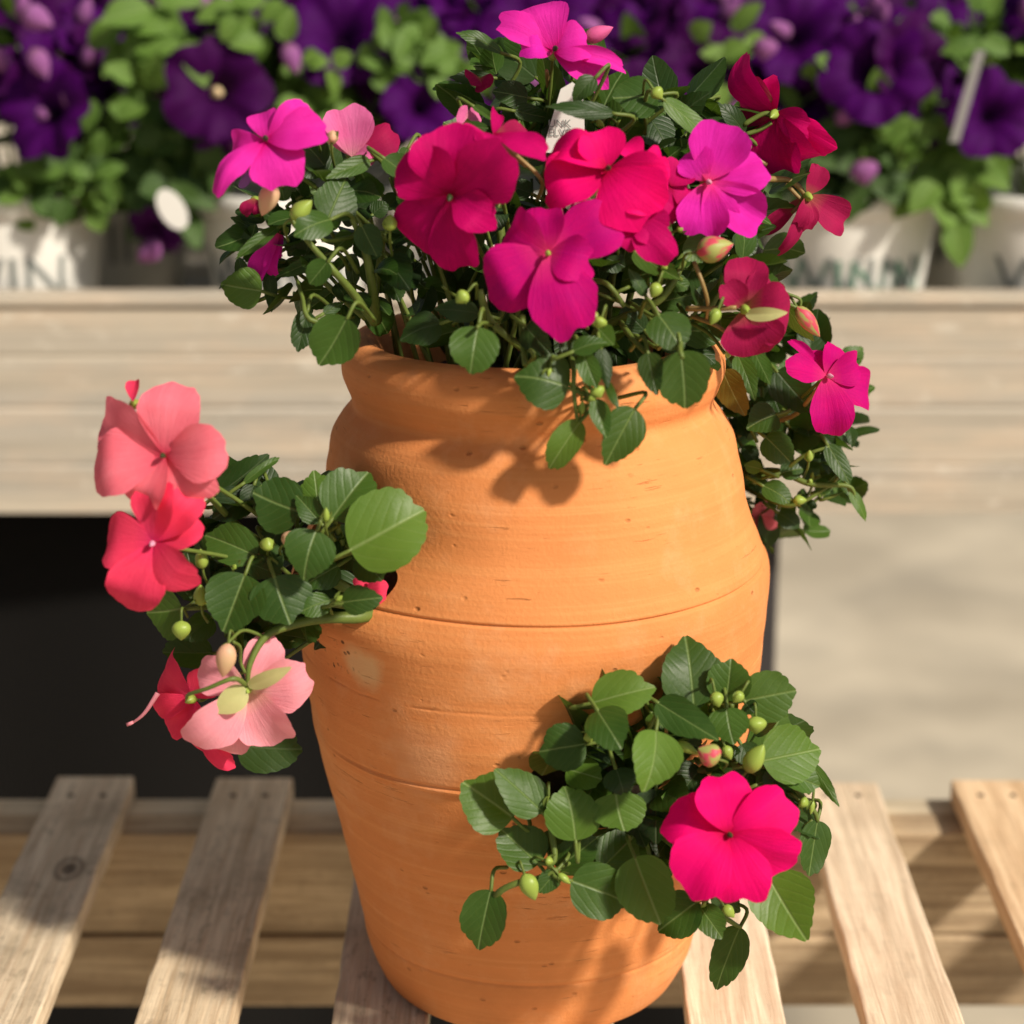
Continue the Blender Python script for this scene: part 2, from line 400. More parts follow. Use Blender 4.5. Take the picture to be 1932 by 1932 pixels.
mstl = wood('ledger_wood', (.55,.47,.34), (.68,.58,.42), (.42,.33,.22), 'X', stain=.15)
mb = MB(); box(mb, (-1.0, .246, -.105), (1.0, .284, -.0195)); bevel(mb.build('stringer', mstr, bench, smooth=False), .002)
mb = MB(); box(mb, (-1.0, .242, -.166), (1.0, .280, -.1065)); bevel(mb.build('stringer', mstr, bench, smooth=False), .002)
mb = MB(); box(mb, (-1.0, .2845, -.060), (1.0, .314, -.0205)); bevel(mb.build('ledger', mstl, bench, smooth=False), .002)
mb = MB(); box(mb, (-1.0, -.56, -.11), (1.0, -.52, -.0195)); bevel(mb.build('stringer', mstr, bench, smooth=False), .002)
for (lx, ly) in ((-.95, .20), (.95, .20), (-.95, -.51), (.95, -.51)):
    mb = MB(); box(mb, (lx - .03, ly - .03, FZ), (lx + .03, ly + .03, -.021)); bevel(mb.build('leg', mstr, bench, smooth=False), .002)

# ------------------------------------------------------------------ display bench behind
BT, BF = .25, .65                    # bench surface height, front face
k = NT('bench_board'); ob = k.coords('Object')
g1 = k.noise(k.coords('Object', (1.3, 20, 75)), 1, 4, .6); g2 = k.noise(k.coords('Object', (9, 20, 30)), 1, 4, .6)
band = k.noise(k.coords('Object', (.25, 0, 22)), 1, 2, .5)
cc = k.mix(k.ramp(g1, [(.3, 0.0), (.68, 1.0)]), (.44, .39, .31), (.62, .55, .44))
cc = k.mix(k.math('MULTIPLY', k.ramp(band, [(.42, 0.0), (.62, 1.0)]), .6), cc, (.42, .40, .36))
cc = k.mix(k.math('MULTIPLY', k.ramp(g2, [(.46, 0.0), (.66, 1.0)]), .55), cc, (.66, .53, .40))
g3 = k.noise(k.coords('Object', (5, 20, 240)), 1, 3, .6)
cc = k.mix(k.math('MULTIPLY', k.ramp(g3, [(.46, 0.0), (.66, 1.0)]), .5), cc, (.34, .30, .25))
sk = k.noise(k.coords('Object', (30, 20, 60)), 1, 4, .7)
cc = k.mix(k.math('MULTIPLY', k.ramp(sk, [(.58, 0.0), (.68, 1.0)]), .4), cc, (.80, .76, .66))
M['board'] = k.fin(cc, .6, k.bump(g1, .25, .002), .3)
M['bench_wood'] = wood('bench_top_wood', (.36,.32,.26), (.50,.45,.36), (.26,.21,.16), 'X')
db = empty('display_bench', (0, 1.2, FZ))
tag(db, 'long display bench with beige ribbed front board under the petunia pots', 'bench')
mb = MB(); pr = [(BF+.03,.117),(BF,.119),(BF-.001,.185)]
for (za, zb) in ((.117,.163),(.167,.212),(.216,.262),(.266,.306)):
    pass
zs = [.117,.1175,.160,.1635,.167,.214,.2175,.221,.262,.2655,.269,.3085,.311,.3135,.3215,.3235]
ys = [.004, 0, 0, .001, 0, 0, .0014, 0, 0, .001, 0, 0, .004, -.004, -.004, 0]
vs = []; fs = []
for xx in (-1.6, 1.6):
    for z, y in zip(zs, ys): vs.append((xx, BF + y, z))
    for z, y in reversed(list(zip(zs, ys))): vs.append((xx, BF + .022, z))
n = len(zs) * 2
for i in range(n): fs.append([i, i + n, (i+1) % n + n, (i+1) % n])
mb.add(vs, fs); mb.build('front_board', M['board'], db, smooth=False)
for j in range(9):
    y0 = BF + .03 + j * .125
    mb = MB(); box(mb, (-1.6, y0, BT - .02), (1.6, y0 + .095, BT)); bevel(mb.build('bench_plank', M['bench_wood'], db, smooth=False), .002)
mb = MB(); box(mb, (-1.6, 1.80, .117), (1.6, 1.822, .3)); mb.build('back_board', M['board'], db, smooth=False)
M['post'] = flat_mat('dark_post_paint', (.045, .04, .042), .6, .2, 30)
for (lx, ly) in (((1441-966)/FPX*2.15, .72), (-1.45, .72), (1.45, .72), ((1441-966)/FPX*2.15, 1.7), (-1.45, 1.7)):
    mb = MB(); box(mb, (lx - .011, ly - .015, FZ), (lx + .011, ly + .015, BT - .021)); bevel(mb.build('leg', M['post'], db, smooth=False), .002)
# added black sheet standing in for the shaded void under the bench, left half
k = NT('shade_sheet_black'); ob = k.coords('Object')
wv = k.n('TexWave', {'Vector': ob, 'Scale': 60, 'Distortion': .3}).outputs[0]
M['backdrop'] = k.fin(k.mix(k.math('MULTIPLY', wv, .4), (.008, .0075, .007), (.014, .013, .013)), .9, k.bump(wv, .2, .002), .1)
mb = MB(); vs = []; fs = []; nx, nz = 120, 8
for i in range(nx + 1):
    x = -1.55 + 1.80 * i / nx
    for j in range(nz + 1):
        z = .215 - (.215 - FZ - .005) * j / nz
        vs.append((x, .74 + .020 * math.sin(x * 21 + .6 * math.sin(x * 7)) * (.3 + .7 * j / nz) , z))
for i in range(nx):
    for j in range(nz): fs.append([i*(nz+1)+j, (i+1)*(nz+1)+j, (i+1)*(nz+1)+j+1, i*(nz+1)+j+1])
mb.add(vs, fs); o = mb.build('shade_sheet', M['backdrop'])
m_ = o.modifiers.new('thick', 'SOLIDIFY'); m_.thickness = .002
tag(o, 'added black sheet standing in for the shade under the left half of the display bench', 'backdrop')

# ------------------------------------------------------------------ petunias
M['petunia'] = petal_mat('purple_petunia', (.074, .001, .125), (.040, .001, .060), (.012, .0, .018), .3)
M['petunia_dark'] = petal_mat('dark_petunia', (.050, .001, .068), (.030, .001, .040), (.008, .0, .01), .2)
M['petunia_mauve'] = petal_mat('mauve_petunia_bud', (.40, .16, .40), (.30, .09, .30), (.2, .1, .1), .3)
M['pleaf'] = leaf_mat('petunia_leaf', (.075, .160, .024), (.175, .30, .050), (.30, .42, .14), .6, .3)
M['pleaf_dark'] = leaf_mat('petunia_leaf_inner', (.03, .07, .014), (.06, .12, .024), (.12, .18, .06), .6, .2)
M['cream'] = flat_mat('cream_throat', (.62, .48, .28), .6)
k = NT('white_pot_plastic'); ob = k.coords('Object')
M['wpot'] = k.fin(k.mix(k.noise(ob, 9, 3), (.80, .79, .74), (.88, .87, .82)), .45, None, .4)
M['ink'] = flat_mat('grey_print', (.22, .24, .23), .6); M['ink_green'] = flat_mat('green_print', (.16, .30, .22), .6)
def petunia_mesh(c, F, rad, rng, mat='petunia', throat=True, parent=None, name='flower'):
    """five-lobed trumpet facing F"""
    F = F.normalized(); a = F.orthogonal().normalized(); b = F.cross(a); nA, nR = 50, 7
    mb = MB(); vs = []; fs = []; uv = []; p1 = rng.uniform(0, 6.28); p2 = rng.uniform(0, 6.28)
    for j in range(nR + 1):
        s = j / nR
        for i in range(nA):
            t = 2 * math.pi * i / nA
            rr = rad * (.09 + .91 * s) * (1 - .13 * s * s * (1 - abs(math.cos(2.5 * t + p1))**.6) * 1.6 + .03 * s * math.sin(7 * t + p2))
            z = rad * (-.55 * (1 - s) ** 2.6 - .10 * s * s + .085 * s * math.sin(5 * t + p2) + .06 * s * s * math.sin(11 * t + p1))
            vs.append(c + a * math.cos(t) * rr + b * math.sin(t) * rr + F * z); uv.append((t / 6.283 * 3 % 1, .05 + s * .9))
    for j in range(nR):
        for i in range(nA): fs.append([j*nA+i, j*nA+(i+1) % nA, (j+1)*nA+(i+1) % nA, (j+1)*nA+i])
    mb.add(vs, fs, uv); tube(mb, [c - F * rad * .54, c - F * rad * 1.3], rad * .10, rad * .05, 7)
    fl = mb.build(name, M[mat], parent, origin=c)
    if throat:
        tb = MB(); pod(tb, c - F * rad * .50, c - F * rad * .28, rad * .11); tb.build('throat', M['cream'], fl)
    return fl
def foliage_mesh(center, rx, ry, rz, n, ln, rng, mats, kind='simple', parent=None, name='foliage', seg=(12, 2), ws=.62, bottom=-1.0, hollow=.35, upb=.5):
    mb = MB()
    for i in range(n):
        while True:
            v = Vector((rng.uniform(-1, 1), rng.uniform(-1, 1), rng.uniform(bottom, 1)))
            if hollow < v.length < 1: break
        out = v.normalized(); p = center + Vector((v.x * rx, v.y * ry, v.z * rz))
        d = (out * .8 + Vector((rng.gauss(0, .6), rng.gauss(0, .6), rng.gauss(.1, .5)))).normalized()
        nn = (Vector((rng.gauss(0, .5), rng.gauss(-.25, .5), upb + rng.random())) + out * .5).normalized()
        if abs(nn.dot(d)) > .9: nn = nn.orthogonal()
        l = ln * rng.uniform(.6, 1.15); mb.mi = 0 if rng.random() < (.3 + .5 * v.length) and len(mats) > 1 else len(mats) - 1
        fan(mb, p, p + d * l, nn, l * ws * rng.uniform(.85, 1.1), kind, rng, rng.uniform(0, .35), rng.uniform(-.1, .2), seg[0], seg[1])
    return mb.build(name, mats, parent, origin=center)
def pot_lathe(mb, c, rt, rb, h, t=.003, n=40):
    prf = [(rb * .96, 0), (rb, .004), (rt - .003, h - .022), (rt - .003, h - .020), (rt + .002, h - .019), (rt + .003, h - .001), (rt + .001, h), (rt - t, h - .001), (rb - t, .01), (0.0005, .01)]
    vs = []; fs = []
    for (r, z) in prf:
        for i in range(n):
            a = 2 * math.pi * i / n; vs.append(c + Vector((math.cos(a) * r, math.sin(a) * r, z)))
    for j in range(len(prf) - 1):
        for i in range(n): fs.append([j*n+i, j*n+(i+1) % n, (j+1)*n+(i+1) % n, (j+1)*n+i])
    mb.add(vs, fs)
def text_mesh(txt, size):
    cu = bpy.data.curves.new('t', 'FONT'); cu.body = txt; cu.size = size; cu.align_x = 'CENTER'; cu.resolution_u = 3
    o = bpy.data.objects.new('t', cu); scn.collection.objects.link(o)
    me = bpy.data.meshes.new_from_object(o.evaluated_get(bpy.context.evaluated_depsgraph_get()))
    bpy.data.objects.remove(o); bpy.data.curves.remove(cu)
    bm = bmesh.new(); bm.from_mesh(me); bpy.data.meshes.remove(me)
    bmesh.ops.triangulate(bm, faces=bm.faces)
    for _ in range(2):
        es = [e for e in bm.edges if e.calc_length() > size * .12]
        if es: bmesh.ops.subdivide_edges(bm, edges=es, cuts=1); bmesh.ops.triangulate(bm, faces=bm.faces)
    vs = [v.co.copy() for v in bm.verts]; fs = [[v.index for v in f.verts] for f in bm.faces]; bm.free()
    return vs, fs
RT, RB, PH = .086, .066, .155
def wrap_text(c, txt, size, zc, ang, mat, parent, wide=1.0):
    vs, fs = text_mesh(txt, size); out = []
    for v in vs:
        z = zc + v.y; r = RB + (RT - .003 - RB) * (z / (PH - .02)) + .0008; a = ang + v.x * wide / .08
        out.append(c + Vector((math.sin(a) * r, -math.cos(a) * r, z)))
    mb = MB(); mb.add(out, fs); return mb.build('lettering', mat, parent, smooth=False)
rows = [(.765, [30, 545, 900, 1245, 1600, 1960]), (.965, [-160, 215, 600, 990, 1380, 1770, 2110]), (1.19, [-60, 330, 720, 1110, 1500, 1880]), (1.44, [-200, 130, 480, 830, 1180, 1530, 1880, 2150])]
front_lbl = ['white nursery pot at the left edge of the bench behind the jar', 'white nursery pot right of the dark gap, with small serif letters showing', 'white nursery pot hidden behind the left part of the flowers', 'white nursery pot hidden behind the right part of the flowers', 'white nursery pot with tall letters, right of the impatiens', 'white nursery pot at the right edge of the bench']
plant_lbl = ['purple petunia with bright foliage at the left edge of the front row', 'purple petunia in the front row above the pot right of the dark gap', 'purple petunia behind the left part of the impatiens', 'purple petunia behind the right part of the impatiens', 'purple petunia above the lettered pot right of the impatiens', 'purple petunia with bright trailing shoots at the right edge of the front row']
rng = random.Random(11)
protos = []
def petunia_at(loc, seed):
    rg = random.Random(seed); t = empty('petunia_plant', loc)
    c = Vector(loc) + Vector((0, .022, .078))
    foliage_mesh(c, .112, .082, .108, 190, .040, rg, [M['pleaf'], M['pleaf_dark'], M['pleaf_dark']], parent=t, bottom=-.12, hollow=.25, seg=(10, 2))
    sm = MB()
    for q in range(14):
        a = rg.uniform(0, 6.28); e = c + Vector((math.cos(a) * .09, math.sin(a) * .08, rg.uniform(-.02, .09)))
        tube(sm, [Vector(loc) + Vector((0, 0, -.02)), (Vector(loc) + e) / 2 + Vector((0, 0, .03)), e], .0022, .0012, 5)
    sm.build('stem', M['stem'], t)
    for q in range(15):
        a = rg.uniform(-2.9, -.2) if q < 10 else rg.uniform(-.2, 3.3); e = rg.uniform(.12, 1.35)
        d = Vector((math.cos(a) * math.cos(e), math.sin(a) * math.cos(e), math.sin(e)))
        p = c + Vector((d.x * .125, d.y * .092, d.z * .130))
        F = (d + Vector((rg.gauss(0, .3), -.35 + rg.gauss(0, .2), .1))).normalized()
        petunia_mesh(p, F, rg.uniform(.036, .048), rg, rg.choice(['petunia', 'petunia', 'petunia_dark']), q % 6 == 0, t)
    for q in range(7):
        a = rg.uniform(-2.9, -.2); e = rg.uniform(-.1, 1.3)
        d = Vector((math.cos(a) * math.cos(e), math.sin(a) * math.cos(e), math.sin(e))); p = c + Vector((d.x * .12, d.y * .11, d.z * .13))
        bm_ = MB(); pod(bm_, p, p + (d + Vector((0, 0, rg.uniform(-.5, 1)))).normalized() * .03, .008, 7, 6); bm_.build('bud', M['petunia_mauve'], t)
    return t
def copy_tree(o, parent=None):
    c = o.copy(); scn.collection.objects.link(c); c.parent = parent
    for ch in [x for x in bpy.data.objects if x.parent == o]: copy_tree(ch, c)
    return c
pot_proto = None; prow = {}; ORD = ['first', 'second', 'third', 'fourth', 'fifth', 'sixth', 'seventh', 'eighth']
n_seen = 0
for ri, (Yr, xs) in enumerate(rows):
    for ci, px in enumerate(xs):
        dep = (at(966, 400, Yr) - CAM).dot(FW); x = (px - 966) / FPX * dep
        loc = Vector((x, Yr + (.0 if ri == 0 else rng.uniform(-.02, .02)), BT))
        if ri > 1: t = None
        elif pot_proto is None:
            t = empty('nursery_pot', loc); mb = MB(); pot_lathe(mb, loc, RT, RB, PH); mb.build('pot_body', M['wpot'], t, origin=loc)
            sb = MB(); sb.add([loc + Vector((math.cos(a * .3142) * (RT - .008), math.sin(a * .3142) * (RT - .008), PH - .03)) for a in range(20)], [list(range(20))])
            sb.build('soil', M['soil'], t); pot_proto = t
        else:
            t = copy_tree(pot_proto); t.location = loc
        if ri == 0:
            tag(t, front_lbl[ci], 'pot', 'white nursery pots on the display bench')
            if ci == 0: wrap_text(loc, 'WIN', .060, .058, .05, M['ink'], t)
            if ci == 1:
                wrap_text(loc, 'WINN', .060, .058, -.05, M['ink'], t); wrap_text(loc, 'rn', .016, .105, -.62, M['ink'], t)
            if ci == 4: wrap_text(loc, 'WINN', .056, .058, -.05, M['ink_green'], t)
            if ci == 5: wrap_text(loc, 'WIN', .056, .058, .5, M['ink'], t)
        elif t: tag(t, 'white nursery pot in the shade, %s from the left in the second row' % ORD[ci], 'pot', 'white nursery pots on the display bench')
        ploc = loc + Vector((0, 0, PH - .03))
        if n_seen < 5: p = petunia_at(ploc, 50 + n_seen); protos.append(p); n_seen += 1
        else:
            p = copy_tree(protos[(ci * 2 + ri) % 5]); p.location = ploc; p.rotation_euler.z = rng.uniform(-.5, .5); p.scale = (1, 1, 1)
        if ri == 0: prow[ci] = p; tag(p, plant_lbl[ci], 'petunia', 'petunias on the display bench')
        else: tag(p, 'purple petunia %s from the left in the %s row of the display bench' % (ORD[ci], ('', 'second', 'third', 'rearmost')[ri]), 'petunia', 'petunias on the display bench')
def P_at(px, py, Y): return at(px, py, Y)
# showpiece blooms of the front row, at their places on the plants
for (px, py, Y, r_, F, mt, pl) in [(408, 168, .655, .050, (.1,-1,.25), 'petunia_dark', 1), (78, 205, .66, .048, (-.5,-1,.3), 'petunia', 0), (795, 195, .66, .036, (.2,-1,.5), 'petunia', 2),
        (640, 55, .70, .056, (0,-1,.6), 'petunia', 1), (1650, 130, .66, .050, (-.2,-1,.4), 'petunia', 4), (1720, 110, .67, .040, (.5,-1,.1), 'petunia_dark', 4), (1885, 215, .66, .042, (.1,-1,.3), 'petunia', 5),
        (1190, 200, .68, .045, (0,-1,.2), 'petunia_dark', 3), (1500, 60, .72, .05, (0,-1,.5), 'petunia', 4), (430, 290, .67, .030, (0,-.6,-1), 'petunia', 1), (1330, 120, .69, .045, (.1,-1,.5), 'petunia_dark', 3),
        (1010, 40, .72, .05, (0,-1,.5), 'petunia', 2), (290, 440, .66, .028, (-.4,-.8,-.6), 'petunia_dark', 1), (1510, 300, .69, .03, (0,-1,-.4), 'petunia', 4)]:
    petunia_mesh(P_at(px, py, Y - .008), Vector(F), r_, rng, mt, px == 408, prow[pl])
for (px, py, dx, dy, r_, pl) in [(1625, 300, 8, 50, .013, 4), (125, 165, 10, 45, .007, 0), (60, 90, 30, 60, .010, 0), (540, 80, 20, 60, .009, 1), (270, 460, 30, 30, .014, 1), (1390, 190, 5, 40, .012, 3), (1445, 70, -5, 45, .011, 3), (40, 20, 60, 30, .012, 0), (1000, 130, 10, 40, .009, 2)]:
    b_ = MB(); pod(b_, P_at(px, py, .66), P_at(px + dx, py + dy, .655), r_, 9, 8); b_.build('bud', M['petunia_mauve'], prow[pl])
# bright shoots trailing over the pots
def shoot(px, py, n, spread, ln, pl, rg, mat='pleaf', Y=.690):
    mb = MB()
    for i in range(n):
        a = rg.uniform(0, 6.28); q = P_at(px + rg.gauss(0, spread), py + rg.gauss(0, spread), Y + rg.uniform(-.03, .03))
        d = Vector((math.cos(a), rg.uniform(-.4, .2), math.sin(a) * .8 - .15)).normalized()
        tube(mb, [P_at(px, py, Y + .012), (P_at(px, py, Y + .012) + q) / 2 + Vector((0, .004, .004)), q + d * .003], .0011, .0008, 5)
        fan(mb, q, q + d * ln * rg.uniform(.6, 1.1), Vector((rg.gauss(.1, .3), -1, rg.uniform(.4, 1.1))), ln * .6, 'simple', rg, .2, .1, 12, 3)
    mb.build('leafy_shoot', M[mat], prow[pl])
for (px, py, n, sp, ln, pl) in [(290, 50, 22, 38, .045, 1), (170, 300, 26, 40, .03, 0), (150, 370, 7, 22, .035, 0), (40, 330, 16, 35, .03, 0), (760, 90, 34, 40, .030, 2), (820, 120, 24, 34, .030, 2), (270, 170, 14, 26, .035, 1), (590, 230, 22, 40, .03, 1), (1800, 320, 26, 38, .045, 5), (1815, 400, 5, 14, .05, 5), (1700, 250, 20, 40, .035, 4), (1560, 170, 12, 30, .03, 4), (1370, 110, 12, 40, .035, 3), (1840, 60, 14, 40, .035, 5), (640, 170, 16, 40, .03, 1), (480, 40, 12, 40, .035, 1)]:
    shoot(px, py, n, sp, ln, pl, rng)
for (px, py, n, sp, ln, pl) in [(330, 300, 40, 50, .045, 1), (1520, 330, 30, 45, .04, 4), (80, 350, 24, 40, .04, 0), (330, 370, 24, 26, .045, 1), (1660, 330, 20, 40, .04, 4)]:
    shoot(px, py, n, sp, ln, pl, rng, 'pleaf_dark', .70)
# grey stake leaning among the petunias, and the white tag left of the impatiens
M['grey_pl'] = flat_mat('grey_plastic', (.20, .19, .18), .5); M['white_pl'] = flat_mat('white_plastic', (.80, .79, .75), .4, .04)
mb = MB(); a, b = P_at(1800, 268, .63), P_at(1850, 95, .655); X = Vector((.0042, 0, 0)); D = Vector((0, .0012, 0))
mb.add([a-X-D,a+X-D,b+X-D,b-X-D,a-X+D,a+X+D,b+X+D,b-X+D], [[0,1,2,3],[7,6,5,4],[0,4,5,1],[1,5,6,2],[2,6,7,3],[3,7,4,0]])
tag(mb.build('plant_stake', M['grey_pl'], smooth=False), 'grey plastic stake leaning among the petunias at the right', 'stake')
mb = MB(); c = P_at(325, 395, .625); vs = []; n = 24
for D in (-.0008, .0008):
    for i in range(n):
        t = 6.283 * i / n; vs.append(c + Vector((math.cos(t) * .0125 - math.sin(t) * .006, D, math.sin(t) * .018)))
mb.add(vs, [list(range(n))[::-1], list(range(n, 2*n))] + [[i, (i+1) % n, (i+1) % n + n, i + n] for i in range(n)])
tag(mb.build('plant_tag', M['white_pl'], smooth=False), 'small white oval tag hanging in the dark gap between the two left pots', 'tag')

# ------------------------------------------------------------------ terracotta jar
def pot_ang(px, py):
    p = pot_hit(px, py); q = p - POT; return math.atan2(q.x, -q.y), q.z
jar = empty('strawberry_jar', POT)
tag(jar, 'tall hand-thrown terracotta strawberry jar with planted side pockets', 'plant pot')
HOLES = []       # centre angle, centre z, half width (rad), half height (m), out, in
a, z = pot_ang(690, 1165); HOLES.append((-R(60), z + .020, R(24), .027, .010, .012))
a, z = pot_ang(1130, 1465); HOLES.append((a + .04, z - .002, .33, .026, .013, .010))
a3, z3 = R(112), .30; HOLES.append((a3, z3, R(18), .026, .010, .010))
_, zg1 = pot_ang(960, 1183); _, zg2 = pot_ang(870, 1492); _, zg3 = pot_ang(1000, 1352); _, zg4 = pot_ang(820, 805); _, zg0 = pot_ang(1000, 1860)
def pot_r(th, z):
    r = prof(z)
    r += .0011 * noise.noise(Vector((math.sin(th) * 1.6, math.cos(th) * 1.6, z * 9)))
    r += .0006 * noise.noise(Vector((math.sin(th) * 1.1, math.cos(th) * 1.1, z * 70)))
    r -= .0019 * math.exp(-((z - zg1 + .0006 * math.sin(th * 3)) / .00085) ** 2) * (1 + .5 * noise.noise(Vector((th * 3, 1, 1))))
    e = z - zg2 - .0015 * math.sin(2 * th)
    m = 1 / (1 + math.exp((th - .6) * 8)) * (1 / (1 + math.exp(-(th + 1.0) * 14)))
    r += m * 1.2 * (.0011 / (1 + math.exp(-e / .0004)) - .0010 * math.exp(-((e - .0016) / .0011) ** 2) + .0014 * math.exp(-((e + .0008) / .0009) ** 2))
    cr = z - zg3 - .0018 * noise.noise(Vector((th * 2.2, 4, 1))) - .0006 * noise.noise(Vector((th * 11, 4, 1)))
    r -= .0013 * max(0, .12 + noise.noise(Vector((th * 6, 8, 1)))) * 1.6 * math.exp(-(cr / .0007) ** 2)
    r += .0007 * math.exp(-((z - zg4 - .002 * math.sin(th + 1)) / .004) ** 2) - .0005 * math.exp(-((z - zg4 + .009) / .004) ** 2)
    r -= .0008 * math.exp(-((z - zg0) / .0012) ** 2)
    for (ha, hz, hw, hh, ho, hi) in HOLES:
        da = (th - ha + math.pi) % (2 * math.pi) - math.pi
        u = da / hw; v = (z - hz) / hh
        r += ho * math.exp(-(u * .95) ** 2 - ((v + 1.05) / .62) ** 2) - hi * math.exp(-(u * .8) ** 2 - ((v - 1.0) / .9) ** 2)
    return r
mb = MB(); nA, nZ = 640, 620; ztop = PROF[-1][0]; vs = []; keep = {}
zl = [(-.0005 + (ztop + .0005) * j / nZ) for j in range(nZ + 1)]
for z in zl:
    for i in range(nA):
        th = 2 * math.pi * i / nA - math.pi; zz = z; tt = th
        for (ha, hz, hw, hh, ho, hi) in HOLES:         # grow the grid out round the openings so that their edges are smooth
            da = (th - ha + math.pi) % (2 * math.pi) - math.pi; u = da / hw; v = (z - hz) / hh; q = math.hypot(u, v)
            if q < 1.9 and q > 1e-4:
                rim_ = 1 + .05 * math.sin(3 * math.atan2(v, u) + ha * 5) + .03 * math.sin(7 * math.atan2(v, u))
                t_ = max(0, (q - .55) / 1.35); nq = rim_ + (2 * (1.9 - rim_) - 1.35) * t_ + (1.35 - (1.9 - rim_)) * t_ * t_
                tt = (ha + u / q * nq * hw + math.pi) % (2 * math.pi) - math.pi; zz = hz + v / q * nq * hh
                if q < .55: keep[len(vs)] = 1
        r = pot_r(tt, zz); vs.append(POT + Vector((math.sin(tt) * r, -math.cos(tt) * r, zz)))
fs = []; 
for j in range(nZ):
    for i in range(nA):
        f = [j*nA+i, j*nA+(i+1) % nA, (j+1)*nA+(i+1) % nA, (j+1)*nA+i]
        if not any(q in keep for q in f): fs.append(f)
# rolled lip and inner neck
lip = [(ztop + .0045, -.0035), (RIMZ - .0005, -.0075), (RIMZ + .0010, -.0125), (RIMZ - .001, -.0165), (RIMZ - .006, -.0195), (RIMZ - .02, -.026), (RIMZ - .05, -.030), (.05, -.035)]
base = nZ * nA; rtop = PROF[-1][1]
for q, (z, dr) in enumerate(lip):
    b2 = len(vs)
    for i in range(nA):
        th = 2 * math.pi * i / nA - math.pi
        r = (rtop if q < 7 else .11) + dr + .0008 * noise.noise(Vector((math.sin(th) * 1.4, math.cos(th) * 1.4, 5)))
        vs.append(POT + Vector((math.sin(th) * r, -math.cos(th) * r, z + .0012 * noise.noise(Vector((math.sin(th) * 1.3, math.cos(th) * 1.3, 9))))))
    if q < 7:
        for i in range(nA): fs.append([base+i, base+(i+1) % nA, b2+(i+1) % nA, b2+i])
    base = b2
# wall thickness at the openings
from collections import Counter
ec = Counter()
for f in fs:
    for a_, b_ in zip(f, f[1:] + f[:1]): ec[(min(a_, b_), max(a_, b_))] += 1
inner = {}
for (a_, b_), n_ in list(ec.items()):
    if n_ == 1 and nA < a_ < nZ * nA and nA < b_ < nZ * nA:
        for q in (a_, b_):
            if q not in inner:
                p = vs[q] - POT; hc = min(HOLES, key=lambda h: abs((math.atan2(p.x, -p.y) - h[0] + math.pi) % 6.2832 - math.pi) + abs(p.z - h[1]) * 5)
                d = Vector((math.sin(hc[0]), -math.cos(hc[0]), 0)); inner[q] = len(vs); vs.append(vs[q] - d * .010)
        fs.append([a_, b_, inner[b_], inner[a_]])
used = sorted({i for f in fs for i in f}); mp = {v: i for i, v in enumerate(used)}
mb.add([vs[i] for i in used], [[mp[i] for i in f] for f in fs])
body = mb.build('jar_body', M['clay'], jar, origin=POT)
# soil
sb = MB(); n = 96; vs = []; fs = []
prs = [(max(.01, prof(z) - .0135), z) for z in [.01 + (RIMZ - .045) * j / 30 for j in range(31)]]
prs = [(min(r, rtop - .03) if z > .355 else r, z) for r, z in prs] + [(.07, RIMZ - .026), (.03, RIMZ - .020), (.002, RIMZ - .018)]
for (r, z) in prs:
    for i in range(n):
        th = 2 * math.pi * i / n; q = Vector((math.sin(th), -math.cos(th), 0))
        vs.append(POT + q * (r + .003 * noise.noise(q * 9 + Vector((0, 0, z * 90)))) + Vector((0, 0, z + .004 * noise.noise(q * 12 * r * 10))))
for j in range(len(prs) - 1):
    for i in range(n): fs.append([j*n+i, j*n+(i+1) % n, (j+1)*n+(i+1) % n, (j+1)*n+i])
sb.add(vs, fs); sb.build('soil', M['soil'], jar, origin=POT)

# ------------------------------------------------------------------ impatiens
CROP = {'A': (386.4, 0, .3111), 'B': (815.7, 0, .4445), 'C': (128.8, 687, .4222), 'D': (815.7, 1159.2, .4222), 'E': (858.7, 171.7, .3111), 'F': (1245, 558.1, .3556), 'Z': (0, 0, 1)}
def K(c, x, y): o = CROP[c]; return o[0] + x * o[2], o[1] + y * o[2]
def mpp(P): return (P - CAM).dot(FW) / FPX
def clear(pxy, P, margin):
    h = pot_hit(*pxy)
    return 0 if h is None else max(0, (P.y - (h.y - margin)))
LR = random.Random(5)
def leaf(plant, c, bx, by, tx, ty, wd, Y, tone='leaf', N=None, pet=None, margin=.008):
    b = K(c, bx, by); t = K(c, tx, ty); s = CROP[c][2]
    if N is None: N = Vector((LR.uniform(-.45, .55), -1, LR.uniform(.25, .95)))
    else: N = Vector(N)
    N.normalize(); P0 = at(b[0], b[1], Y); P1 = on_plane(t[0], t[1], P0, N)
    sh = max(clear(b, P0, margin), clear(t, P1, margin))
    if sh > 0 and margin > 0: P0 = at(b[0], b[1], Y - sh); P1 = on_plane(t[0], t[1], P0, N)
    mb = MB(); wm = wd * s * mpp(P0)
    X, D, NN = fan(mb, P0, P1 + (P1 - P0) * .04, N, wm * 1.15, 'leaf', LR, LR.uniform(-.12, .34), LR.uniform(-.06, .22), 90, 10, rip=.034)
    mb.mi = 1
    root = plant['root']; q = P0 - (P1 - P0).normalized() * .012 + Vector((0, .006, -.003)); e = P0 + (Vector(root) - P0) * .13 + Vector((0, .012, 0))
    tube(mb, [P0 + (P1 - P0) * .03 - NN * .0003, q, e], .0011, .0013, 6)
    return mb.build('leaf', [M[tone], M['stem']], plant, origin=P0)
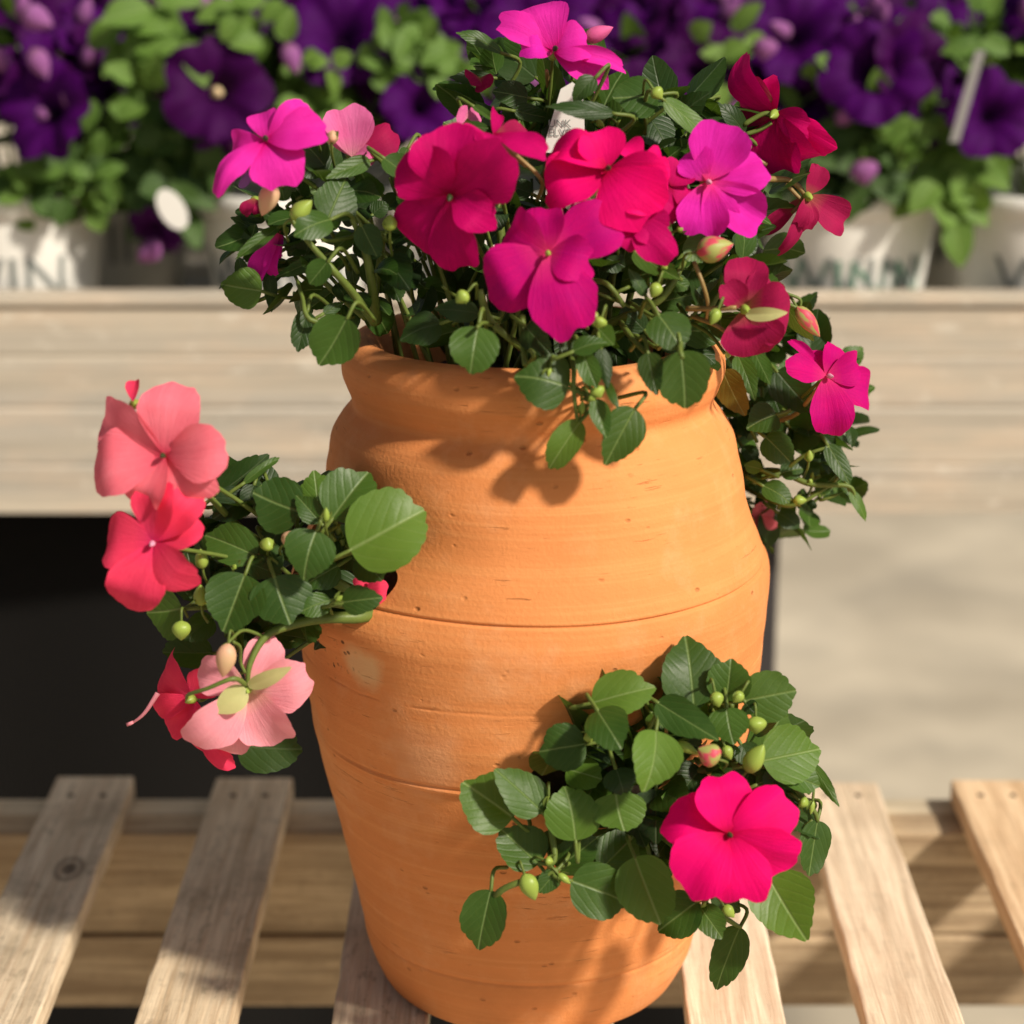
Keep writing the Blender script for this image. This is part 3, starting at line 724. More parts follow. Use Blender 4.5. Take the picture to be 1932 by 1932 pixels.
def flower(plant, c, cx, cy, Y, col, petals, F=(.05, -1, .35), eye='dark_eye', notch=.07, label=None, stem=True, spur=None, back=False, cupf=.12):
    s = CROP[c][2]; ctr = K(c, cx, cy); P0 = at(ctr[0], ctr[1], Y); N = Vector(F).normalized()
    mb = MB()
    if eye and not back:
        e0 = P0 + N * .0010; pod(mb, e0, e0 + N * .0065 + Vector((.001, 0, -.001)), .0017, 8, 6)
    mb.mi = 1
    pod(mb, P0 + N * (-.003), P0 + N * (-.010 if not back else .008) + Vector((0, .0, -.001)), .003, 8, 5)
    fl = mb.build('flower', [M[eye or 'bud'], M['bud']], plant, origin=P0)
    if label: fl['label'] = label
    for i, pt in enumerate(petals):
        tx, ty, wd = pt[:3]; dy = pt[3] if len(pt) > 3 else 0; mc = pt[4] if len(pt) > 4 else col
        t = K(c, tx, ty); P1 = on_plane(t[0], t[1], P0, N); P1 = at(t[0], t[1], P1.y + dy + LR.gauss(0, .003))
        off = N * (-.0016 * ((i * 2) % 5) * .6 + .0006)
        NP = Matrix.Rotation(LR.choice((-1, 1)) * LR.uniform(.05, .32), 3, (P1 - P0).normalized()) @ N
        pb = MB(); fan(pb, P0 + off, P1 + off + (P1 - P0) * .05, NP, wd * s * mpp(P0) * 1.12, 'petal', LR, LR.uniform(-.05, .28) + cupf * .3, LR.uniform(.0, .17), 80, 12, notch * LR.uniform(.4, 1.5), .046, LR.uniform(.1, 1.2))
        pb.build('petal', M[mc], fl, origin=P0)
    if stem:
        root = Vector(plant['root']); sm = MB(); p = P0 - N * .008; e = P0 + (root - P0) * .55
        tube(sm, [P0 - N * .004, p + Vector((0, .008, -.006)), (p + e) / 2 + Vector((0, .02, -.004)), e + Vector((0, .015, 0))], .0010, .0014, 6)
        sm.build('flower_stalk', M['stem'], fl, origin=P0)
    return fl
def bud(plant, c, bx, by, tx, ty, wd, Y, mat='bud', margin=.012, label=None):
    b = K(c, bx, by); t = K(c, tx, ty); P0 = at(b[0], b[1], Y); sh = clear(b, P0, margin)
    P0 = at(b[0], b[1], Y - sh); P1 = at(t[0], t[1], Y - sh - .002); mb = MB()
    pod(mb, P0, P1, wd * .5 * CROP[c][2] * mpp(P0), 12, 10); mb.mi = 1
    d = (P1 - P0).normalized(); tube(mb, [P0 + d * .001, P0 - d * .006 + Vector((0, .003, 0)), P0 + Vector((0, .022, -.012)) - d * .006], .0008, .0009, 5)
    for q in range(2):
        sd_ = d.orthogonal() * (1 if q else -1); fan(mb, P0, P0 + d * .006 + sd_ * .003, sd_, .003, 'simple', LR, .3, .1, 10, 2)
    o = mb.build('bud', [M[mat], M['stem']], plant, origin=P0)
    if label: o['label'] = label
    return o
def stalk(plant, c, pts, r0, r1, mat='stem', name='stem'):
    mb = MB(); tube(mb, [at(*K(c, x, y), Y) for (x, y, Y) in pts], r0, r1, 8); return mb.build(name, M[mat], plant)
def plant_root(loc, root, label):
    p = empty('impatiens_plant', loc); p['root'] = list(root); tag(p, label, 'impatiens'); return p
k = NT('flushed_bud'); nn = k.noise(k.coords('UV', (2.2, .8, 1)), 2.0, 2)
M['bud_pink'] = k.fin(k.mix(k.ramp(nn, [(.46, 0.0), (.54, 1.0)]), (.40, .42, .12), (.68, .08, .13)), .5, None, .4, .2)
k = NT('blush_bud'); M['bud_blush'] = k.fin(k.mix(k.noise(k.coords('Object'), 90, 2), (.62, .56, .26), (.85, .36, .30)), .5, None, .4, .25)

# --- left pocket plant
root = at(700, 1150, -.085)
pl = plant_root(root, root, 'salmon and coral impatiens hanging from the left pocket of the jar')
LL = [(1260,830,1605,690,330,-.150,'leaf_light',(.2,-1,.7)),(1180,690,1345,500,225,-.135,'leaf',(.1,-1,.9)),(1120,700,1110,475,150,-.115,'leaf_light'),(1035,660,820,590,225,-.128,'leaf',(-.1,-1,.5)),
 (842,858,625,760,165,-.125,'leaf',(-.2,-1,.6)),(1110,745,1040,945,205,-.145,'leaf'),(1125,705,1030,590,95,-.132,'leaf'),(790,940,700,1190,235,-.138,'leaf',(0,-1,.35)),(920,950,985,1160,245,-.142,'leaf',(.1,-1,.4)),
 (1172,1055,1032,1110,100,-.14,'leaf'),(1225,1065,1402,1040,115,-.150,'leaf'),(1300,860,1405,965,130,-.125,'leaf_dark'),(1205,900,1055,1010,125,-.125,'leaf'),(800,885,945,942,95,-.128,'leaf_dark'),
 (880,800,945,930,90,-.12,'leaf'),(675,575,890,418,130,-.095,'leaf_dark',(.3,-1,.2)),(785,530,945,425,40,-.10,'leaf'),(805,590,665,700,150,-.10,'leaf_dark'),(510,1092,368,1120,225,-.125,'leaf_light',(-.6,-1,.1)),
 (645,1290,418,1300,135,-.08,'leaf_dark'),(760,1700,1045,1740,205,-.07,'leaf_dark',(0,-1,.5)),(640,870,560,1000,100,-.09,'leaf_dark'),(890,1200,1075,1220,110,-.08,'leaf_dark'),(640,1130,520,1230,110,-.09,'leaf_dark'),
 (700,900,640,1000,110,-.09,'leaf_dark'),(960,720,880,830,110,-.11,'leaf_dark'),(1200,760,1240,880,120,-.11,'leaf_dark'),(1180,820,1330,900,120,-.11,'leaf_dark'),(830,540,800,640,80,-.10,'leaf_dark'),(1080,1000,1010,1080,90,-.12,'leaf_dark')]
for a in LL: leaf(pl, 'C', *a[:7], N=(a[7] if len(a) > 7 else None), margin=.010)
flower(pl, 'C', 430, 405, -.165, 'salmon', [(485,88,265,0),(715,380,240,.0),(590,612,240,.002),(320,640,235,-.002),(92,455,285,.0),(125,215,255,.004)], F=(-.25,-1,.25), eye='dark_eye', label='large salmon bloom topmost of the left pocket plant')
flower(pl, 'C', 290, 170, -.145, 'coral', [(300,65,60)], eye=None, stem=False); 
flower(pl, 'C', 385, 795, -.175, 'coral', [(395,528,210),(560,570,160,.004),(585,730,170,.006),(540,980,190),(255,1100,240,-.004),(165,780,230,.004)], F=(-.3,-1,.15), eye='pale_eye', label='deep coral bloom under the large salmon one')
flower(pl, 'C', 560, 1490, -.120, 'coral', [(420,1335,200),(380,1530,110),(430,1640,150),(690,1815,100),(560,1735,120),(640,1380,140)], F=(-.6,-1,.1), eye=None, back=True, label='coral bloom turned away behind the blush one')
tt = MB(); tube(tt, [at(*K('C',400,1470),-.125), at(*K('C',340,1560),-.13), at(*K('C',275,1612),-.128)], .0016, .0006, 6); tube(tt, [at(*K('C',290,1600),-.129), at(*K('C',262,1612),-.129)], .001, .0012, 6); tt.build('spur', M['lightpink'], pl)
f = flower(pl, 'C', 800, 1445, -.150, 'blush', [(1080,1400,240),(930,1238,170,.004),(950,1695,225,-.002),(560,1690,215,-.004),(680,1785,190,.006),(590,1345,170,.012)], F=(.1,-1,.1), eye='bud', back=True, label='pale blush bloom seen from behind, lowest of the left plant')
for (a, b, wd) in (((805,1440),(1000,1345),75), ((795,1450),(655,1555),120)):
    q = MB(); fan(q, at(*K('C',*a),-.1560), at(*K('C',*b),-.1600), Vector((0,-1,.1)), wd*.4222*2.9e-4, 'simple', LR, .25, .1, 24, 4); q.build('sepal', M['palestripe'], f)
flower(pl, 'C', 1330, 1010, -.112, 'coral', [(1418,1010,120),(1310,945,90),(1250,1040,80)], eye=None, stem=False)
for a in [(1150,705,1152,640,36,-.15),(890,830,890,775,70,-.13),(595,1080,590,985,68,-.135),(505,1145,505,1235,86,-.14),(600,915,590,825,60,-.13),(1195,1060,1225,1035,26,-.152),(740,915,745,895,24,-.13)]: bud(pl, 'C', *a)
bud(pl, 'C', 965, 805, 1005, 745, 60, -.135, 'bud_blush'); bud(pl, 'C', 715, 1245, 690, 1400, 92, -.165, 'bud_blush', label='pink bud drooping above the blush bloom')
stalk(pl, 'C', [(1420,1095,-.100),(1300,1130,-.118),(1150,1135,-.125),(1000,1165,-.135),(880,1220,-.142),(812,1340,-.150),(800,1445,-.152)], .0044, .0012)
stalk(pl, 'C', [(870,1215,-.142),(780,1190,-.15),(715,1245,-.165)], .0011, .0009); stalk(pl, 'C', [(735,1240,-.165),(768,1265,-.16),(770,1330,-.155),(790,1380,-.155)], .0010, .0009)
stalk(pl, 'C', [(800,1440,-.152),(740,1405,-.165),(620,1450,-.165),(540,1475,-.160),(528,1495,-.158)], .0016, .0008)
stalk(pl, 'C', [(1400,1080,-.095),(1240,1000,-.11),(1000,870,-.105),(780,740,-.10),(600,560,-.12)], .004, .0016); stalk(pl, 'C', [(1380,1090,-.10),(1000,1040,-.11),(700,1000,-.11),(520,1095,-.125)], .0035, .0014)
stalk(pl, 'C', [(1390,1060,-.10),(1260,860,-.11),(1180,680,-.12)], .003, .0014); stalk(pl, 'C', [(620,1088,-.12),(560,1090,-.124),(505,1092,-.125)], .0014, .0014)
rg = random.Random(3)
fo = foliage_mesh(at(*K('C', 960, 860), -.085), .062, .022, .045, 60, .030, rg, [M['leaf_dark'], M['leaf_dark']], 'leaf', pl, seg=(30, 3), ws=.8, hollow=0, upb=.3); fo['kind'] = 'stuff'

# --- lower right pocket plant
root = at(1150, 1490, -.115)
pr_ = plant_root(root, root, 'impatiens with one open hot pink bloom in the lower right pocket')
RL = [(360,910,145,750,255,-.165,'leaf_light',(.1,-1,.5)),(490,880,298,690,175,-.172,'leaf'),(475,1115,318,950,195,-.172,'leaf'),(640,1010,610,768,215,-.178,'leaf_light',(.1,-1,.6)),(685,580,488,622,190,-.165,'leaf'),
 (715,395,992,345,185,-.160,'leaf_light',(.0,-1,.8)),(738,428,850,608,170,-.172,'leaf',(-.3,-1,.9)),(1000,520,955,788,205,-.178,'leaf_light',(.3,-1,.5)),(1170,410,1112,126,255,-.150,'leaf',(.2,-1,.9)),
 (1315,385,1342,198,175,-.150,'leaf'),(1395,385,1625,338,205,-.145,'leaf'),(1005,392,1268,562,140,-.165,'leaf'),(1315,418,1332,578,155,-.160,'leaf'),(1475,655,1715,610,235,-.150,'leaf_light'),(1460,720,1662,832,130,-.145,'leaf_dark'),
 (1555,690,1730,775,130,-.150,'leaf'),(1695,668,1815,850,50,-.130,'leaf'),(1722,922,1690,1175,145,-.145,'leaf',(.5,-1,.3)),(1500,1170,1658,1445,250,-.160,'leaf_light'),(1375,1398,1262,1668,140,-.155,'leaf',(-.3,-1,.2)),
 (1195,1305,1298,1450,115,-.168,'leaf'),(1185,1285,1002,1408,180,-.172,'leaf'),(905,1085,1015,1392,225,-.175,'leaf_light',(-.2,-1,.5)),(755,1135,905,1000,180,-.165,'leaf'),(622,1190,868,1275,215,-.182,'leaf'),
 (820,800,842,970,220,-.172,'leaf_light'),(600,690,762,735,140,-.155,'leaf_light'),(820,690,855,808,130,-.165,'leaf_dark'),(558,1135,735,995,140,-.165,'leaf'),(262,1232,222,1490,185,-.175,'leaf',(-.3,-1,.2)),
 (552,1150,478,1242,85,-.178,'leaf'),(740,590,755,700,90,-.15,'leaf_dark'),(1000,780,1000,1015,190,-.140,'leaf_dark'),(1050,520,1200,610,110,-.145,'leaf_dark'),(1200,690,1120,780,150,-.14,'leaf_dark'),(1430,690,1370,800,140,-.14,'leaf_dark'),
 (1260,690,1340,740,110,-.15,'leaf_dark'),(900,900,940,1040,120,-.14,'leaf_dark'),(980,440,1040,520,90,-.15,'leaf'),(1380,580,1440,680,100,-.15,'leaf_dark'),(540,960,540,1090,110,-.15,'leaf_dark'),(1250,1230,1370,1330,110,-.15,'leaf_dark'),
 (700,780,700,880,80,-.15,'leaf_dark'),(1450,760,1560,720,90,-.15,'leaf'),(1400,395,1440,440,70,-.15,'leaf_dark'),(1100,560,1080,680,110,-.14,'leaf_dark'),(1060,1000,1000,1080,130,-.135,'leaf_dark'),(1560,700,1490,790,90,-.15,'leaf_dark')]
for a in RL: leaf(pr_, 'D', *a[:7], N=(a[7] if len(a) > 7 else None))
flower(pr_, 'D', 1320, 978, -.200, 'hot', [(1265,722,245,.0),(1600,830,235,.006),(1062,905,250,.004),(1110,1215,270,-.004),(1395,1292,270,-.004),(1605,1130,250,.0)], F=(.08,-1,.28), label='fully open hot pink bloom')
for a in [(410,1158,460,1278,86,-.18),(1405,705,1482,582,92,-.175),(1090,570,1190,625,48,-.175),(1445,455,1447,535,92,-.16),(1262,345,1280,415,62,-.165),(1385,345,1345,395,50,-.165),(1305,585,1335,650,50,-.17),(715,545,675,555,52,-.165),
          (560,1158,622,1206,36,-.18),(1300,1300,1350,1355,52,-.17),(1170,1280,1210,1265,34,-.17),(1640,830,1680,855,56,-.15),(1700,830,1690,895,26,-.15),(505,1100,540,1105,42,-.178),(705,500,715,440,40,-.15),(520,810,520,860,26,-.17),(1225,1285,1200,1310,24,-.17)]: bud(pr_, 'D', *a)
bud(pr_, 'D', 1280, 650, 1188, 598, 108, -.185, 'bud_pink', label='round bud flushed red on one side')
stalk(pr_, 'D', [(600,1010,-.12),(560,900,-.15),(470,880,-.165),(400,880,-.165)], .0024, .0014); stalk(pr_, 'D', [(640,800,-.12),(560,840,-.15),(530,930,-.165),(545,1100,-.175),(470,1110,-.175)], .003, .0012)
stalk(pr_, 'D', [(560,1140,-.178),(470,1180,-.178),(380,1200,-.18),(300,1240,-.178),(265,1300,-.172)], .0016, .0022); stalk(pr_, 'D', [(1045,505,-.16),(1050,545,-.172),(1090,575,-.175)], .0010, .0008, 'stem_red')
stalk(pr_, 'D', [(700,820,-.12),(900,900,-.13),(1150,1100,-.15),(1220,1290,-.165),(1330,1370,-.16),(1378,1400,-.155)], .003, .0011); stalk(pr_, 'D', [(700,700,-.12),(1000,560,-.13),(1300,450,-.145),(1340,400,-.15)], .003, .0014)
stalk(pr_, 'D', [(800,760,-.12),(1200,700,-.14),(1500,680,-.145),(1690,860,-.145),(1722,925,-.145)], .003, .0011); stalk(pr_, 'D', [(1570,960,-.14),(1640,960,-.145),(1700,920,-.145)], .001, .001)
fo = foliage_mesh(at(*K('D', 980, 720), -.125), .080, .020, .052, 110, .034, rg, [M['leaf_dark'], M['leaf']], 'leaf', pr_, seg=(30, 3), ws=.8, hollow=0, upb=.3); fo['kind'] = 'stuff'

# --- right rear pocket plant
root = POT + Vector((.12, .05, .30))
pb_ = plant_root(root, root, 'impatiens trailing from the rear pocket at the right side of the jar')
BL = [(415,315,485,552,100,.02,'leaf'),(505,305,585,465,90,.03,'leaf'),(335,395,440,635,150,.01,'leaf_olive',(-.5,-1,.2)),(300,440,340,600,90,.03,'leaf_dark'),(620,400,800,610,190,.02,'leaf_dark'),(620,630,462,700,165,.0,'leaf'),
 (560,750,695,885,150,.0,'leaf',(0,-1,.5)),(535,920,450,895,65,.0,'leaf_light'),(550,1008,685,1105,115,.0,'leaf'),(640,940,755,920,100,.01,'leaf'),(890,790,1005,1000,95,.01,'leaf'),(1000,690,1010,805,62,.03,'leaf_dark'),
 (1010,1035,1085,1195,58,.01,'leaf_light'),(630,1150,725,1235,95,.03,'leaf_dark'),(470,560,560,640,110,.03,'leaf_dark'),(400,640,470,760,120,.04,'leaf_dark'),(700,700,780,790,100,.03,'leaf_dark'),(440,800,500,900,90,.04,'leaf_dark'),
 (880,820,900,940,80,.03,'leaf_dark'),(900,980,830,1050,80,.03,'leaf'),(480,960,560,1040,90,.04,'leaf_dark'),(860,730,930,800,70,.03,'leaf_dark'),(680,620,760,680,90,.04,'leaf_dark'),(590,500,640,620,90,.04,'leaf_dark'),(820,1090,780,1130,60,.03,'leaf_dark'),
 (360,330,420,420,80,.03,'leaf_dark'),(950,1050,1010,1035,60,.015,'leaf'),(700,820,690,740,70,.02,'leaf_dark')]
for a in BL: leaf(pb_, 'F', *a[:7], N=(a[7] if len(a) > 7 else None), margin=0)
flower(pb_, 'F', 882, 425, -.02, 'plum', [(672,365,140),(700,232,56,.004),(830,290,110,.006),(935,262,170),(1165,520,200,-.002),(1070,370,170,.002),(920,735,215,-.004)], F=(.4,-1,.3), eye='pale_eye', label='magenta bloom standing clear at the far right')
flower(pb_, 'F', 470, 1180, .06, 'salmon', [(585,1120,140),(630,1245,110),(520,1280,90)], F=(.3,-1,0), eye=None, back=True, label='salmon bloom half hidden behind the jar')
for a in [(790,880,795,818,46,.0),(705,1085,780,1085,56,.0),(800,990,795,975,28,.01)]: bud(pb_, 'F', *a, margin=0)
stalk(pb_, 'F', [(330,800,.05),(480,700,.04),(700,640,.02),(800,540,.0),(870,440,-.01)], .0022, .0010, 'stem_red'); stalk(pb_, 'F', [(400,950,.05),(620,930,.02),(800,1000,.01),(1000,1010,.01),(1040,1090,.01)], .0025, .0010)
stalk(pb_, 'F', [(380,900,.05),(600,960,.02),(760,850,.01),(900,800,.01)], .002, .0009); stalk(pb_, 'F', [(420,1000,.05),(600,1090,.02),(720,1110,.01),(900,1010,.01)], .002, .0009)
fo = foliage_mesh(at(*K('F', 600, 720), .06), .052, .035, .080, 110, .028, rg, [M['leaf_dark'], M['leaf']], 'leaf', pb_, seg=(30, 3), ws=.8, hollow=0, upb=.3); fo['kind'] = 'stuff'

# --- plants in the mouth of the jar
root = POT + Vector((0, 0, RIMZ - .02))
pt_ = plant_root(root, root, 'bushy impatiens with crimson and magenta blooms filling the mouth of the jar')
TA = [(750,1325,832,1092,240,-.085,'leaf'),(762,1330,528,1445,165,-.095,'leaf'),(1088,958,1265,1102,155,-.07,'leaf'),(950,1368,1045,1555,150,-.08,'leaf'),(745,1588,638,1728,140,-.095,'leaf'),(345,1765,108,1730,215,-.06,'leaf_light',(0,-1,.2)),
 (375,1305,188,1300,120,-.04,'leaf_dark'),(445,1378,180,1572,75,-.07,'leaf'),(390,1640,400,1882,75,-.05,'leaf_dark'),(1000,975,742,1072,100,-.06,'leaf'),(745,925,598,1095,125,-.03,'leaf_dark'),(685,1565,430,1680,80,-.07,'leaf'),
 (1100,1560,1255,1765,185,-.06,'leaf_dark'),(640,1440,520,1560,120,-.05,'leaf_dark'),(880,1160,1010,1200,120,-.05,'leaf_dark'),(1180,1180,1100,1280,120,-.04,'leaf_dark'),(900,1420,800,1520,110,-.06,'leaf'),(350,1480,260,1600,110,-.03,'leaf_dark'),
 (1230,900,1180,980,70,-.05,'leaf'),(1150,940,1060,900,90,-.05,'leaf_light'),(600,1180,680,1130,60,-.05,'leaf_light'),(240,1700,200,1560,80,-.03,'leaf_dark'),(560,1700,590,1800,30,-.05,'leaf'),(720,1900,840,1840,60,-.08,'leaf'),(1130,1700,1180,1850,110,-.06,'leaf_dark'),
 (1230,1500,1160,1620,120,-.04,'leaf_dark'),(800,1720,870,1830,90,-.05,'leaf_dark'),(1020,1300,1100,1230,100,-.05,'leaf_dark'),(1240,1250,1190,1150,90,-.05,'leaf'),(500,1500,600,1440,70,-.05,'leaf_dark')]
for a in TA: leaf(pt_, 'A', *a[:7], N=(a[7] if len(a) > 7 else None))
TB = [(405,415,258,398,115,-.01,'leaf'),(350,470,495,500,70,-.02,'leaf'),(955,400,772,425,185,-.04,'leaf',(0,-1,.9)),(985,425,1208,605,90,-.05,'leaf_light',(.5,-1,.4)),(925,505,1000,622,160,-.02,'leaf_dark'),(960,1335,1052,1492,165,-.125,'leaf',(.1,-1,.6)),
 (1055,1490,1092,1732,205,-.138,'leaf',(-.1,-1,.15)),(915,1498,952,1672,95,-.134,'leaf_dark'),(578,1645,368,1585,215,-.140,'leaf',(.0,-1,.5)),(195,1388,158,1588,185,-.136,'leaf',(0,-1,.3)),(628,1788,498,1985,115,-.142,'leaf_light',(-.2,-1,.1)),
 (860,1735,725,1955,155,-.142,'leaf',(.1,-1,.2)),(690,1695,742,1850,78,-.146,'leaf'),(598,1490,735,1455,85,-.145,'leaf',(0,-1,1.2)),(640,1500,695,1650,85,-.142,'leaf'),(715,1480,745,1640,60,-.140,'leaf_dark'),(395,1385,510,1500,110,-.11,'leaf_dark'),
 (195,1330,20,1310,85,-.10,'leaf_dark'),(905,1255,835,1143,48,-.11,'leaf'),(858,1068,1035,1182,90,-.09,'leaf'),(695,1080,820,1125,100,-.07,'leaf_dark'),(1165,1008,1078,1105,110,-.07,'leaf_light'),(1300,985,1352,1095,110,-.03,'leaf_dark'),
 (1325,565,1205,448,75,-.0,'leaf_dark'),(440,330,235,190,160,.02,'leaf_dark'),(292,222,92,158,62,.0,'leaf'),(250,330,80,330,60,.02,'leaf_dark'),(640,368,722,515,52,.0,'leaf'),(640,450,800,500,70,.02,'leaf_dark'),(175,450,262,508,36,-.06,'leaf'),
 (130,540,240,545,50,-.065,'leaf'),(560,1320,640,1400,90,-.10,'leaf_dark'),(760,1250,660,1310,100,-.08,'leaf_dark'),(900,1400,830,1330,80,-.09,'leaf_dark'),(1100,1150,1050,1260,110,-.06,'leaf_dark'),(1230,620,1330,700,100,.0,'leaf_dark'),
 (1390,800,1350,960,100,.02,'leaf_dark'),(1050,600,960,700,110,-.0,'leaf_dark'),(560,520,480,600,110,-.01,'leaf_dark'),(640,620,540,540,100,.0,'leaf_dark'),(280,880,250,990,90,-.05,'leaf_dark'),(420,820,330,780,100,-.02,'leaf_dark'),
 (700,600,760,540,80,-.0,'leaf'),(860,640,900,560,90,-.0,'leaf_dark'),(1150,430,1060,470,70,.02,'leaf_dark'),(1000,1180,1090,1230,80,-.08,'leaf'),(1150,1270,1220,1180,60,-.08,'leaf'),(700,1390,770,1460,80,-.13,'leaf'),(560,1440,600,1510,80,-.13,'leaf_dark'),
 (1270,1130,1240,1200,60,-.06,'leaf_dark'),(740,1620,790,1750,34,-.142,'leaf'),(340,1180,260,1150,100,-.08,'leaf_dark'),(790,950,740,1060,80,-.06,'leaf_dark'),(770,480,480,452,70,-.075,'leaf_dark'),(690,330,600,430,80,-.06,'leaf_dark'),(380,500,430,430,60,-.02,'leaf'),(470,640,400,700,80,-.03,'leaf_dark')]
for a in TB: leaf(pt_, 'B', *a[:7], N=(a[7] if len(a) > 7 else None))
leaf(pt_, 'Z', 655, 600, 608, 692, 84, -.115, 'leaf', (-.2,-1,.2)); leaf(pt_, 'Z', 580, 588, 560, 664, 40, -.08, 'leaf_dark'); leaf(pt_, 'Z', 830, 610, 760, 640, 60, -.09, 'leaf_dark')
flower(pt_, 'A', 372, 850, -.10, 'pink', [(362,655,180,.004),(605,608,140,.002),(148,868,150,.004),(738,820,270),(490,1092,320,-.006),(62,1145,160,-.006)], F=(-.15,-1,.6), eye='dark_eye', label='violet pink bloom at the upper left of the jar mouth')
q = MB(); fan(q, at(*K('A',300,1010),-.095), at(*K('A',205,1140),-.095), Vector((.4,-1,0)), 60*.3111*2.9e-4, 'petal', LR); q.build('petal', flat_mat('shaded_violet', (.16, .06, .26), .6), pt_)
flower(pt_, 'A', 890, 950, -.055, 'lightpink', [(890,642,280,.004),(1160,800,180,.004,'rose'),(760,720,130,.006),(1020,930,120)], F=(.1,-1,.1), eye=None, label='pale pink bloom behind the violet pink one')
flower(pt_, 'A', 1490, 1180, -.112, 'crimson', [(1470,780,420,-.004),(1262,930,400,.001),(1300,1080,260,.0),(1870,950,380,-.003),(1215,1500,340,-.004),(1545,1640,300,-.002),(1720,1345,230,-.010)], F=(-.25,-1,-.2), label='large crimson bloom left of centre', notch=.04)
flower(pt_, 'B', 262, 568, -.105, 'crimson', [(480,655,130,-.012),(280,450,56),(110,600,150,-.006),(220,620,100,-.008),(410,540,110,0,'rose')], F=(.1,-.6,1.0), eye=None, label='crimson bloom tipped upward behind the large one')
flower(pt_, 'B', 742, 718, -.106, 'hot', [(510,602,150,.002),(695,548,190,.0),(487,800,230,-.004),(900,930,300,-.008),(990,800,240,-.004)], F=(.0,-1,.45), label='bright hot pink bloom in the middle of the cluster')
flower(pt_, 'B', 880, 700, -.098, 'hot', [(815,600,110),(985,700,150),(1010,760,150)], F=(.2,-1,.7), label='hot pink bloom tucked behind the middle one')
flower(pt_, 'B', 1010, 790, -.085, 'crimson', [(1060,700,140),(1095,800,180),(1080,925,190),(960,920,160),(975,690,90)], F=(.2,-1,.2), eye=None)
flower(pt_, 'B', 840, 905, -.110, 'crimson', [(998,1105,150,-.006),(880,1055,150,-.002),(800,1000,120),(980,1000,150)], F=(.1,-1,.2), eye=None)
flower(pt_, 'B', 490, 1072, -.128, 'plum', [(312,950,210,.002),(470,872,180,.004),(780,915,230,.002),(665,1130,180,-.012),(235,1230,270,-.002),(600,1415,270,-.006)], F=(-.1,-1,.2), eye='bud', label='plum crimson bloom hanging lowest in the middle')
flower(pt_, 'B', 1165, 770, -.085, 'magenta', [(1245,525,235,.002),(1095,640,150,.004),(1418,705,190,.0),(1408,945,180,-.006),(1140,1005,200,-.006),(1240,980,150,.002)], F=(.1,-1,.15), eye='pale_eye', label='violet pink bloom at the right of the cluster')
flower(pt_, 'B', 515, 215, -.03, 'pink', [(450,8,210,.004),(290,75,140,.004),(385,190,110,-.006,'magenta'),(665,180,190,-.004),(725,355,120,-.008),(815,275,70)], F=(.1,-1,.6), label='violet pink bloom topmost of all')
flower(pt_, 'B', 1455, 480, .0, 'crimson', [(1278,265,140,.002),(1400,330,130,.004,'hot'),(1292,430,250,.0,'rose'),(1465,745,240,.0),(1690,635,130,.004,'hot'),(1600,540,120,.0),(1570,690,190,.0)], F=(-.5,-1,-.1), eye=None, back=True, label='crimson bloom turned away at the upper right')
flower(pt_, 'B', 1590, 830, .0, 'rose', [(1655,705,100),(1768,962,140),(1362,1025,84),(1488,1082,74),(1600,980,90),(1540,950,80)], F=(.2,-1,.0), eye=None, back=True, stem=False, label='wine red bloom seen from behind at the right')
f = flower(pt_, 'B', 1325, 1310, -.10, 'rose', [(1330,1095,170),(1250,1200,110),(1440,1180,170,.004),(1515,1310,260,-.002),(1385,1502,250,-.002)], F=(.1,-1,.1), eye='bud', back=True, label='wine red bloom with a green keel above the right rim')
q = MB(); fan(q, at(*K('B',1330,1335),-.106), at(*K('B',1510,1330),-.110), Vector((0,-1,.1)), 62*.4445*2.9e-4, 'simple', LR, .3, .1, 24, 4); q.build('sepal', M['palestripe'], f)
flower(pt_, 'B', 150, 500, -.06, 'lightpink', [(110,480,80),(200,480,70)], eye=None, stem=False)
flower(pt_, 'A', 460, 1400, -.06, 'magenta', [(300,1720,120),(380,1680,90),(420,1560,80)], F=(-.3,-1,.1), eye=None, stem=False, label='wilting mauve bloom at the left edge of the cluster')
flower(pt_, 'A', 300, 1200, -.05, 'rose', [(240,1310,80),(330,1300,70)], eye=None, stem=False); flower(pt_, 'A', 690, 1240, -.06, 'lightpink', [(740,1300,90)], eye=None, stem=False)
flower(pt_, 'B', 200, 330, .0, 'rose', [(160,345,90),(240,370,90)], eye=None, stem=False)
for a in [(525,1330,650,1215,115,-.10),(1122,1400,1125,1300,90,-.095),(770,860,775,800,60,-.08)]: bud(pt_, 'A', *a, mat='bud' if a[0] != 770 else 'bud_blush')
bud(pt_, 'A', 420, 1110, 345, 1310, 125, -.09, 'bud_blush'); bud(pt_, 'A', 740, 830, 812, 840, 90, -.075, 'bud_blush')
bud(pt_, 'B', 640, 170, 768, 115, 70, -.01, 'lightpink', label='pink bud beside the topmost bloom'); bud(pt_, 'B', 1120, 1075, 1278, 1035, 115, -.105, 'bud_pink', label='fat bud striped green and crimson above the right rim'); bud(pt_, 'B', 1545, 1300, 1645, 1430, 72, -.07, 'bud_pink', label='slim striped bud at the far right')
